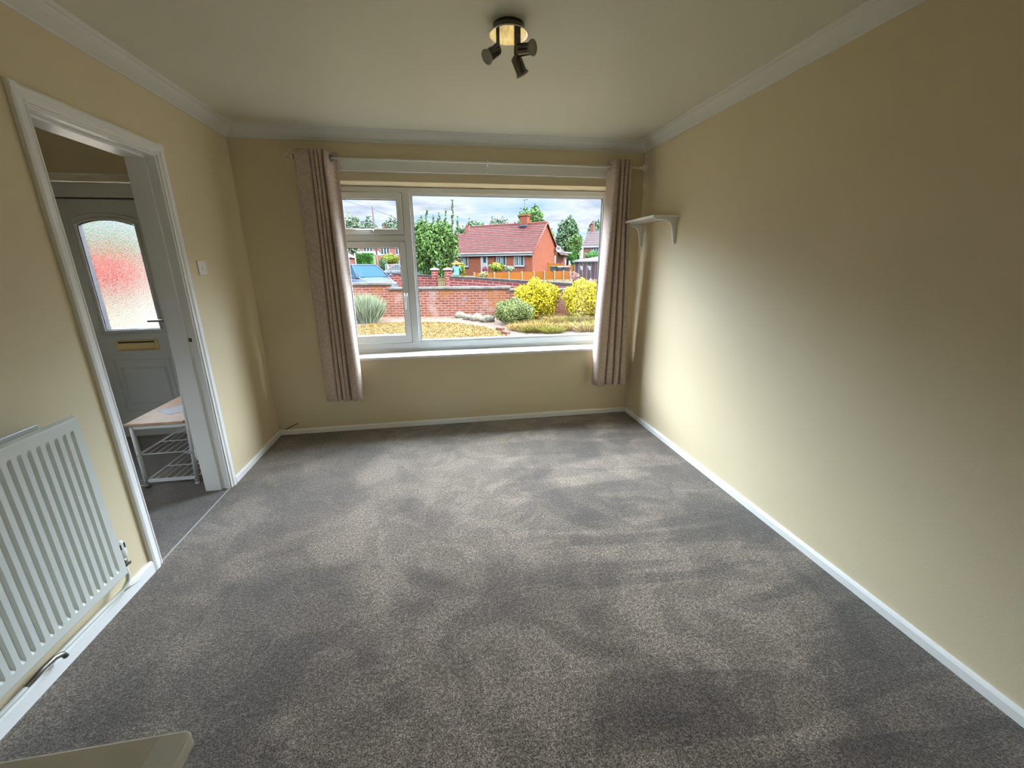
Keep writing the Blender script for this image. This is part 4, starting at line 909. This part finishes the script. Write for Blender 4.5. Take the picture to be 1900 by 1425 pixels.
# tall orange fence, bins and garage right of the bungalow
q0, q1 = at(1016.5, 488, 40), at(1063, 488.5, 40.5)
t, Ln = oriented('panel_fence', 'taller orange garden fence beside the bungalow gable', 'fence', q0, q1, 0)
for k in range(2): mesh_obj('panel', MB().box(k*Ln/2+.05, (k+1)*Ln/2-.05, 0, .05, .1, 1.42-.2*k), m_orange, t)
for k in range(3): mesh_obj('post', MB().box(k*Ln/2-.05, k*Ln/2+.05, -.03, .08, -.2, 1.5-.15*k), m_orange, t)
for i, (x, c, lab) in enumerate(((1028, ex(60, 125, 80), 'wheelie bin with a green lid beside the orange fence'), (1039, ex(235, 235, 235), 'wheelie bin with white lid between green and brown lidded bins'), (1050, ex(225, 195, 185), 'wheelie bin with a pinkish lid nearest the garage'))):
    q = at(x, 497, 37.4); t = thing('wheelie_bin', lab, 'bin', (q[0], q[1], ground_z(q[1])), 0, 'bins by the orange fence')
    mc_ = mat('bin_lid_%s' % 'abc'[i], c, .5); 
    mesh_obj('body', MB().add([(-.22, -.25, 0), (.22, -.25, 0), (.22, .25, 0), (-.22, .25, 0), (-.29, -.33, 1.0), (.29, -.33, 1.0), (.29, .33, 1.0), (-.29, .33, 1.0)], [(0, 3, 2, 1), (4, 5, 6, 7), (0, 1, 5, 4), (1, 2, 6, 5), (2, 3, 7, 6), (3, 0, 4, 7)]), mat('bin_body_grey', ex(110, 100, 100), .6) if i == 0 else bpy.data.materials['bin_body_grey'], t)
    mesh_obj('lid', MB().box(-.31, .31, -.36, .36, 1.0, 1.14), mc_, t, .03)
q0 = at(1066, 512, 29); q1 = at(1136, 512, 27)
t, Ln = oriented('garage', 'dark brown timber garage with grey felt roof at right edge', 'garage', q0, q1, -.1)
top = at(1066, 486.5, 29)[2]+.1
m_shed = mat('dark_brown_boards', ex(125, 95, 100), .8, var=.1, scale=3)
mesh_obj('walls', MB().box(0, Ln, 0, 4, -.2, top), m_shed, t)
mesh_obj('roof', MB().add([(-.15, -.15, top), (Ln+.2, -.15, top), (Ln+.2, 4.2, top+.45), (-.15+.2, 4.2, top+.45), (-.15, -.15, top+.08), (Ln+.2, -.15, top+.08), (Ln+.2, 4.2, top+.53), (.05, 4.2, top+.53)], [(0, 3, 2, 1), (4, 5, 6, 7), (0, 1, 5, 4), (1, 2, 6, 5), (2, 3, 7, 6), (3, 0, 4, 7)]), mat('grey_roof_felt', ex(175, 185, 185), .8), t)
mb = MB()
for k in range(9): mb.box(k*Ln/9, k*Ln/9+.02, -.012, 0, 0, top)
mesh_obj('board_joints', mb, m_dark, t)
def garage_pt(px): d = ray(px, 497); dd = (q1-q0)[:2]; dd /= np.linalg.norm(dd); n_ = np.array([-dd[1], dd[0]]); s_ = ((q0[:2]-CAM[:2])@n_)/(d[:2]@n_); return ((CAM+d*s_)[:2]-q0[:2])@dd, (CAM+d*s_)[2]+.1
for px in (1080, 1094.5):
    u, z = garage_pt(px); mesh_obj('white_ornament', MB().box(u-.07, u+.07, -.04, 0, z-.14, z+.10).box(u-.14, u-.02, -.04, 0, z+.02, z+.14), m_white_out, t)

# ---------------------------------------------------------------- houses farther off
def house(label, loc, ang_, L_, D_, eave, ridge, wm, rm, wins=(), chim=None, group=None):
    t = thing('house', label, 'house', loc, ang_, group)
    mb = MB().box(0, L_, 0, D_, -.5, eave); mb.add([(0, 0, eave), (0, D_, eave), (0, D_/2, ridge-.05), (L_, 0, eave), (L_, D_, eave), (L_, D_/2, ridge-.05)], [(0, 2, 1), (3, 4, 5), (0, 3, 5, 2), (1, 2, 5, 4)])
    mesh_obj('walls', mb, wm, t); tiled('roof_slope', t, -.15, L_+.15, 0, D_, eave, ridge, rm, .3)
    mesh_obj('fascia', MB().box(-.1, L_+.1, -.33, -.27, eave-.4, eave-.18), m_white_out, t)
    for (x0, x1, z0, z1) in wins:
        w = mesh_obj('window', MB().box(x0, x1, -.06, .0, z0, z1).box(x0-.1, x1+.1, -.1, 0, z0-.1, z0), m_white_out, t)
        n_ = 3
        for k in range(n_): a_ = x0+(x1-x0)*k/n_; mesh_obj('pane', MB().box(a_+.08, a_+(x1-x0)/n_-.08, -.07, -.058, z0+.1, z1-.1), m_glass_out, w)
    for cx_ in (chim or []):
        c_ = mesh_obj('chimney', MB().box(cx_-.26, cx_+.26, D_/2-.26, D_/2+.26, ridge-.7, ridge+.85), wm, t)
        mesh_obj('chimney_pot', MB().lathe([(.14, 0), (.12, .35)], (cx_, D_/2, ridge+.85), (0, 0, 1), 10), mat('clay_pot', ex(215, 150, 130), .8), c_)
    return t
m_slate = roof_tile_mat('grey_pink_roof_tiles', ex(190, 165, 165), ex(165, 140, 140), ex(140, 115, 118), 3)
q0 = at(1081.5, 490, 60); q1 = at(1150, 490, 58)
d = (q1-q0)[:2]; 
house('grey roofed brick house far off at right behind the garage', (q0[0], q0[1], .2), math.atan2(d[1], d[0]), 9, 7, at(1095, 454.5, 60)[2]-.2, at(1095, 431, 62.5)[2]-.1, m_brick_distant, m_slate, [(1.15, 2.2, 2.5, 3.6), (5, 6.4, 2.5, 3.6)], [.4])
mesh_obj('x', MB(), m_dark) if False else None
tq = at(640, 490, 72); tr_ = at(765, 489, 78); d = (tr_-tq)[:2]
tl = np.linalg.norm(d)
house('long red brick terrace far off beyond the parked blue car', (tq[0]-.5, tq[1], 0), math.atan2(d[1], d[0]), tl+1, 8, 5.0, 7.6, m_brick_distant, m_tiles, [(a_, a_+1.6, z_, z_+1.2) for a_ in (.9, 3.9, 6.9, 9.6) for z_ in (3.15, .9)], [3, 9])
hq = on(838, 471, 2, 2.5); b0 = at(848, 462, 52)
house('small gabled house mostly hidden behind the bungalow roof', (b0[0]-1.5, b0[1], .2), -.5, 7, 6, 2.4, 5.0, m_brick_distant, m_tiles, [(1, 2.2, 1, 2.1)], [1.8])
# far-left clutter seen through the opening sash
def placed(name, label, cat, px, py, dep, ang_=0.):
    q = at(px, py, dep); return thing(name, label, cat, (q[0], q[1], 0), ang_), q
t, q = placed('carport', 'white roofed carport behind the clipped green hedge', 'carport', 679, 480, 58, -.17)
zt = at(679, 466.5, 58)[2]; zb = at(679, 473, 58)[2]
mesh_obj('roof', MB().add([(-1.2, 0, zt), (.9, 0, zt), (1.35, 0, zb), (-1.2, 0, zb), (-1.2, 3, zt+.1), (.9, 3, zt+.1), (1.35, 3, zb), (-1.2, 3, zb)], [(0, 3, 2, 1), (4, 5, 6, 7), (0, 1, 5, 4), (1, 2, 6, 5), (2, 3, 7, 6), (3, 0, 4, 7)]), m_white_out, t)
for x in (-1.1, 1.2): mesh_obj('post', MB().box(x-.05, x+.05, .05, .15, -.2, zb), m_white_out, t)
t, q = placed('garage', 'pale roofed garage at far left edge of the window view', 'garage', 640, 480, 55)
zt = at(650, 468, 55)[2]
mesh_obj('walls', MB().box(-2, .7, 0, 4, -.2, zt-.7), m_brick_distant, t); mesh_obj('roof', MB().add([(-2.2, -.2, zt-.7), (.95, -.2, zt-.7), (.95, 4, zt-.7), (-2.2, 4, zt-.7), (-.6, -.2, zt+.2), (-.6, 4, zt+.2)], [(0, 3, 2, 1), (0, 1, 4), (1, 2, 5, 4), (2, 3, 5), (3, 0, 4, 5)]), mat('pale_garage_roof', ex(235, 235, 245), .5), t)
def hedge(label, x0, x1, y0, y1, dep, m, cat='hedge'):
    a_, b_ = at(x0, y1, dep), at(x1, y1, dep); t, Ln_ = oriented('hedge', label, cat, a_, b_, a_[2]-.0)
    h = (at(x0, y0, dep)-a_)[2]; mesh_obj('inner_growth', MB().box(.04, Ln_-.04, .04, .9, -.3, h-.05), m, t)
    g = np.random.default_rng(3); n_ = 2200
    P_ = [( -.0, 0, 0, 0, 0, 0, 0)]
    V_ = []; mb = MB()
    for k in range(n_):
        f = g.uniform(); 
        c_ = (g.uniform(0, Ln_), g.uniform(-.05, .05), g.uniform(0, h)) if f < .75 else (g.uniform(0, Ln_), g.uniform(0, .9), h+g.uniform(-.05, .04))
        r_ = g.normal(size=(3, 3))*.07
        mb.add([tuple(np.array(c_)+r_[0]), tuple(np.array(c_)+r_[1]), tuple(np.array(c_)+r_[2])], [(0, 1, 2)])
    mesh_obj('foliage', mb, m, t, fix=False); return t
hedge('clipped bright green hedge beyond the parked blue car', 662, 692, 472, 496, 46, ml_hedge)
for (px, y0, y1, dep, lab, c) in ((661, 470, 492, 44, 'slim white post left of the clipped hedge', ex(240, 235, 220)), (702, 473, 497, 40, 'wooden post right of the clipped hedge', ex(215, 175, 135))):
    a_ = at(px, y1, dep); z1 = at(px, y0, dep)[2]; wthing('post', MB().tube([(a_[0], a_[1], ground_z(a_[1])-.1), (a_[0]-.03, a_[1], z1)], .06, 8), mat('post_paint', c, .8), lab, 'post', (a_[0], a_[1], ground_z(a_[1])-.1))
def roundbush(name, label, px, py, rpx, rpy, dep, m, seed, n=1500, leaf=.09, group=None):
    c = at(px, py, dep); k = dep/FPX; rx, rz_ = rpx*k, rpy*k
    t = thing(name, label, 'bush', (c[0], c[1], c[2]-rz_), 0, group)
    leaves('foliage', [(0, 0, rz_, rx, rx*.8, rz_, n), (rx*.3, 0, rz_*1.2, rx*.6, rx*.5, rz_*.7, n//3)], leaf, m, t, seed)
    mesh_obj('inner_growth', MB().blob((0, 0, rz_*.9), (rx*.72, rx*.6, rz_*.8), .12, seed), m, t); mesh_obj('stem', MB().tube([(0, 0, min(-.35, ground_z(c[1])-(c[2]-rz_))), (0, 0, rz_)], .05, 6), m_bark, t)
    return t
roundbush('yellow_green_bush', 'spreading yellow green bush above the white picket fence', 723, 481, 18, 10, 42, ml_yg, 61)
roundbush('dark_green_bush', 'small dark green bush left of the white picket fence', 711, 491, 7.5, 11, 38, ml_dark, 62)
roundbush('yellow_green_bush', 'yellow green shrub under the bungalow middle window', 921, 496, 14, 8, 36, ml_yg, 63)
roundbush('grey_green_bush', 'grey green shrub under the bungalow right window', 944, 499, 9, 5, 36, ml_lav, 64)
roundbush('cream_flower_bush', 'cream flowering plant on the boundary wall below bungalow door', 897.5, 510, 8, 6, 25.2, leafm('cream_flowers', ex(245, 232, 160), .3), 65, leaf=.05)
roundbush('red_flower_bush', 'reddish pink flowering plant beside bungalow front door', 900, 500, 5, 5, 34, leafm('red_pink_flowers', ex(215, 130, 140), .4), 66, leaf=.06)
roundbush('yellow_green_bush', 'thin yellow leaved shrub right of the person', 857, 499, 5.5, 13, 30.6, ml_yg, 67, n=700)
roundbush('green_bush', 'leafy green shrub between brick house and dark garage', 1064, 480, 7, 13, 44, ml_hedge, 68)
roundbush('green_bush', 'green shrubs below the far right house window', 1100, 474, 16, 8, 50, ml_hedge, 69)
# picket fence and dark hedge plants
a_, b_ = at(716, 504, 37), at(748, 504, 35)
t, Ln = oriented('picket_fence', 'white picket fence above boundary wall left of mullion', 'fence', a_, b_, a_[2])
h = at(716, 490, 37)[2]-a_[2]
for k in range(12): mesh_obj('picket', MB().box(k*Ln/11-.03, k*Ln/11+.03, 0, .03, 0, h), m_white_out, t)
mesh_obj('rail', MB().box(0, Ln, .03, .06, h-.08, h-.02).box(0, Ln, .03, .06, .08, .14), m_white_out, t)
q = at(738, 500, 44)
car('distant silver car behind the white picket fence', (q[0], q[1], -.1), 2.9, mat('silver_paint', ex(215, 225, 235), .3))
q = at(790, 500, 47)
car('distant dark teal car parked under the big leafy tree', (q[0], q[1], -.25), 3.0, mat('teal_paint', ex(140, 185, 165), .3))

# telegraph pole and wires
pq = at(696, 440, 48); zt = at(694, 384, 48)[2]
t = thing('telegraph_pole', 'wooden telegraph pole seen through the top opening sash', 'pole', (pq[0], pq[1], 0))
mesh_obj('pole', MB().tube([(0, 0, -.2), (0, 0, zt)], .11, 8, taper=[1.2, .8]), mat('weathered_pole', ex(150, 140, 135), .8), t)
mb = MB().lathe([(.05, 0), (.07, .05), (.04, .12)], (0, 0, zt-.3), (0, 0, 1), 8); mesh_obj('insulator', mb, m_dark, t)
m_wire = mat('black_wire', ex(110, 140, 150), .7)
for k, (x0, y0, x1, y1, lab) in enumerate(((630, 366, 694, 388, 'overhead wire running left from the telegraph pole'), (694, 388, 760, 412, 'overhead wire falling right from the telegraph pole'))):
    a_ = at(x0, y0, 40 if k == 0 else 48); b_ = at(x1, y1, 48 if k == 0 else 56)
    a2 = a_ if k == 1 else b_+(a_-b_)*1.5; b2 = b_ if k == 0 else a_+(b_-a_)*1.5
    P_ = [a2+(b2-a2)*u-np.array([0, 0, 4*.12*u*(1-u)]) for u in np.linspace(0, 1, 12)]
    wthing('overhead_wire', MB().tube(P_, .022, 5), m_wire, lab, 'wire', (float(P_[0][0]), float(P_[0][1]), float(P_[0][2])))

# ---------------------------------------------------------------- trees
def tree(label, px, ytop, ybase, wpx, dep, m, seed, n=3500, leaf=.22, kind=0, group=None, base=None):
    k = dep/FPX; c = at(px, ybase, dep); top = at(px, ytop, dep)[2]; z0 = ground_z(c[1]) if base is None else base; H = top-z0; R_ = wpx*k/2
    t = thing('tree', label, 'tree', (c[0], c[1], z0), 0, group)
    g = np.random.default_rng(seed); bl = []
    if kind == 0:
        bl.append((0, 0, H*.6, R_*.75, R_*.6, H*.38, n//2))
        for j in range(9):
            a = g.uniform(0, 2*PI); rr_ = R_*g.uniform(.35, .75); bl.append((math.cos(a)*rr_, math.sin(a)*rr_*.7, H*g.uniform(.35, .82), R_*.36, R_*.34, H*.15, n//16))
    else:                                              # many upright shoots reaching above a dense crown
        bl.append((0, 0, H*.38, R_*.95, R_*.6, H*.40, n//2)); bl.append((-R_*.4, 0, H*.5, R_*.5, R_*.4, H*.24, n//7)); bl.append((R_*.35, 0, H*.5, R_*.5, R_*.4, H*.26, n//7))
        for x, hh in ((-.78, .80), (-.5, .82), (-.25, .90), (-.02, .80), (.2, .84), (.45, .90), (.72, 1.0), (.86, .80)):
            for u in np.linspace(.5, 1, 11): bl.append((x*R_+(u-.5)*.22*R_+g.normal()*.025*R_, 0, H*hh*u, R_*.032*(1.1-u)*2.6, R_*.04, H*.035, int(n/1900+n/420*(1.1-u))))
    leaves('crown', bl, leaf, m, t, seed)
    mb = MB().tube([(0, 0, -.3), (.05*R_, 0, H*.3), (-.04*R_, 0, H*.7)], .06*R_+.06, 8, taper=[1, .7, .3])
    for j in range(5):
        a = g.uniform(0, 2*PI); mb.tube([(0, 0, H*.3), (math.cos(a)*R_*.5, math.sin(a)*R_*.4, H*.62)], .03*R_+.03, 6, taper=[1, .3])
    mesh_obj('trunk', mb, m_bark, t)
    return t
tree('big bright green tree with upright shoots left of the bungalow', 806, 380, 506, 96, 40, ml_tree, 71, 12000, .15, 1)
tg = 'trees behind the bungalow'
tree('pale green tree rising behind the bungalow chimney', 985, 383, 470, 84, 58, ml_tree, 72, 4500, .24, 0)
tree('large dark green tree right of the bungalow gable', 1052, 404, 490, 62, 62, ml_dark, 73, 5000, .22)
tree('bright green tree between bungalow gable and far house', 1064, 434, 492, 34, 56, ml_tree, 74, 2500, .2)
tree('dark green tree behind the right end of the far grey roof', 1106, 410, 480, 40, 75, ml_dark, 75, 3000, .28)
tree('low dark tree above the left end of bungalow roof', 880, 407, 480, 60, 66, ml_dark, 76, 3500, .26)
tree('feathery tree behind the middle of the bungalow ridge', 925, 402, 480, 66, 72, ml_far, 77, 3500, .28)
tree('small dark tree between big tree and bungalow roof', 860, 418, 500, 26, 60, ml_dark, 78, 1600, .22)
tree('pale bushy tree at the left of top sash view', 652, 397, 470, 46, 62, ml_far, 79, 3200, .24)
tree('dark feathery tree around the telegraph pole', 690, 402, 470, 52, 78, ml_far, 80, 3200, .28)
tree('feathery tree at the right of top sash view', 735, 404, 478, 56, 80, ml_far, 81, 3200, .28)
tree('dull olive tree at lower left of the big tree', 785, 462, 506, 44, 43, leafm('olive_tree', ex(165, 160, 110)), 82, 2600, .16)
tree('tall dark tree beyond the right window jamb', 1140, 410, 485, 60, 70, ml_dark, 83, 2500, .28)
tree('dark tree hidden behind left curtain edge', 612, 400, 480, 60, 70, ml_dark, 84, 2500, .28)

# ---------------------------------------------------------------- person in the far garden, seen from behind
pp = at(847, 512, 29.4); zf = ground_z(pp[1])
t = thing('person', 'person in turquoise jacket and wide orange hat bending by the gate pillar', 'person', (pp[0], pp[1], zf), YAW)
def skin_fig(name, joints, edges, radii, m, root, sub=1):
    me = bpy.data.meshes.new(name); me.from_pydata(joints, edges, []); me.update(); o = bpy.data.objects.new(name, me); COL.objects.link(o); me.materials.append(m); o.parent = root
    sk = o.modifiers.new('skin', 'SKIN'); sk.use_smooth_shade = True
    for v, r in zip(me.skin_vertices[0].data, radii): v.radius = (r, r)
    me.skin_vertices[0].data[0].use_root = True
    s = o.modifiers.new('sub', 'SUBSURF'); s.levels = sub; s.render_levels = sub; return o
m_skin = mat('skin', ex(225, 170, 145), .6)
J = [(0, 0, .92), (0, .06, 1.15), (0, .12, 1.36), (0, .16, 1.46), (0, .19, 1.56), (0, .20, 1.66),
     (-.18, .12, 1.36), (-.27, .2, 1.12), (-.22, .40, .98), (-.20, .46, .95), (.18, .12, 1.36), (.27, .2, 1.12), (.22, .40, .98), (.20, .46, .95),
     (-.10, 0, .86), (-.11, .03, .48), (-.12, -.02, .08), (-.12, .12, .04), (.10, 0, .86), (.11, .03, .48), (.12, -.02, .08), (.12, .12, .04)]
ED = [(0, 1), (1, 2), (2, 3), (3, 4), (4, 5), (2, 6), (6, 7), (7, 8), (8, 9), (2, 10), (10, 11), (11, 12), (12, 13), (0, 14), (14, 15), (15, 16), (16, 17), (0, 18), (18, 19), (19, 20), (20, 21)]
RR = [.14, .13, .14, .055, .095, .085, .06, .048, .035, .032, .06, .048, .035, .032, .085, .06, .042, .04, .085, .06, .042, .04]
body = skin_fig('body', J, ED, RR, m_skin, t)
skin_fig('jacket', [J[0], J[1], J[2], (0, .14, 1.42), J[6], J[7], (-.225, .36, 1.0), J[10], J[11], (.225, .36, 1.0), (0, -.02, .80)], [(0, 1), (1, 2), (2, 3), (2, 4), (4, 5), (5, 6), (2, 7), (7, 8), (8, 9), (0, 10)], [.19, .19, .20, .10, .10, .075, .06, .10, .075, .06, .20], mat('turquoise_jacket', ex(150, 225, 205), .8), t)
skin_fig('trousers', [(0, 0, .90), J[14], J[15], (-.12, -.02, .12), J[18], J[19], (.12, -.02, .12)], [(0, 1), (1, 2), (2, 3), (0, 4), (4, 5), (5, 6)], [.16, .11, .085, .07, .11, .085, .07], mat('pale_trousers', ex(200, 215, 220), .8), t)
mesh_obj('hair', MB().blob((0, .19, 1.60), (.10, .11, .11), .03, 4), mat('brown_hair', ex(110, 80, 60), .8), t)
mesh_obj('hat', MB().lathe([(.30, -.03), (.27, .0), (.13, .02), (.12, .11), (.07, .14), (.01, .145)], (0, .20, 1.66), (0, -.25, 1), 20), mat('orange_straw_hat', ex(240, 180, 80), .8), t)

t.scale = (1.12, 1.12, .97)
# ---------------------------------------------------------------- beyond the front door: drive, pale wall, red flowers
struct('path', MB().box(-9, -.3, .31, 8, G, G+.02), mat('pale_drive_slabs', ex(225, 210, 175), .9, var=.05, scale=2))
p = on(200, 512, 1, 5.5)
t = thing('red_flower_bush', 'red blur of flowers behind the frosted glass of the front door', 'bush', (p[0], 5.5, G+.02))
hz = p[2]-G
mesh_obj('inner_growth', MB().blob((0, 0, hz), (.42, .3, .26), .12, 5), mat('bright_red', ex(235, 30, 60, 2.2), .7), t)
leaves('flowers', [(0, 0, hz, .52, .4, .33, 1200)], .08, mat('red_petals', ex(240, 40, 70, 2.2), .7), t, 9); mesh_obj('stem', MB().tube([(0, 0, 0), (0, 0, hz)], .06, 8), m_bark, t)
a_ = on(140, 560, 1, 9)
t = thing('rendered_wall', 'pale rendered wall outside, blurred behind the front door glass', 'wall', (a_[0]-4, 9, G))
mesh_obj('render', MB().box(0, 5.2, 0, .2, 0, 1.45), mat('cream_render', ex(235, 225, 195, 1.3), .9), t); mesh_obj('coping', MB().box(-.05, 5.25, -.04, .24, 1.45, 1.52), m_stone, t)
tree('green tree blurred behind the top of front door glass', 175, 420, 480, 260, 26, ml_tree, 90, 1800, .3, base=.0)
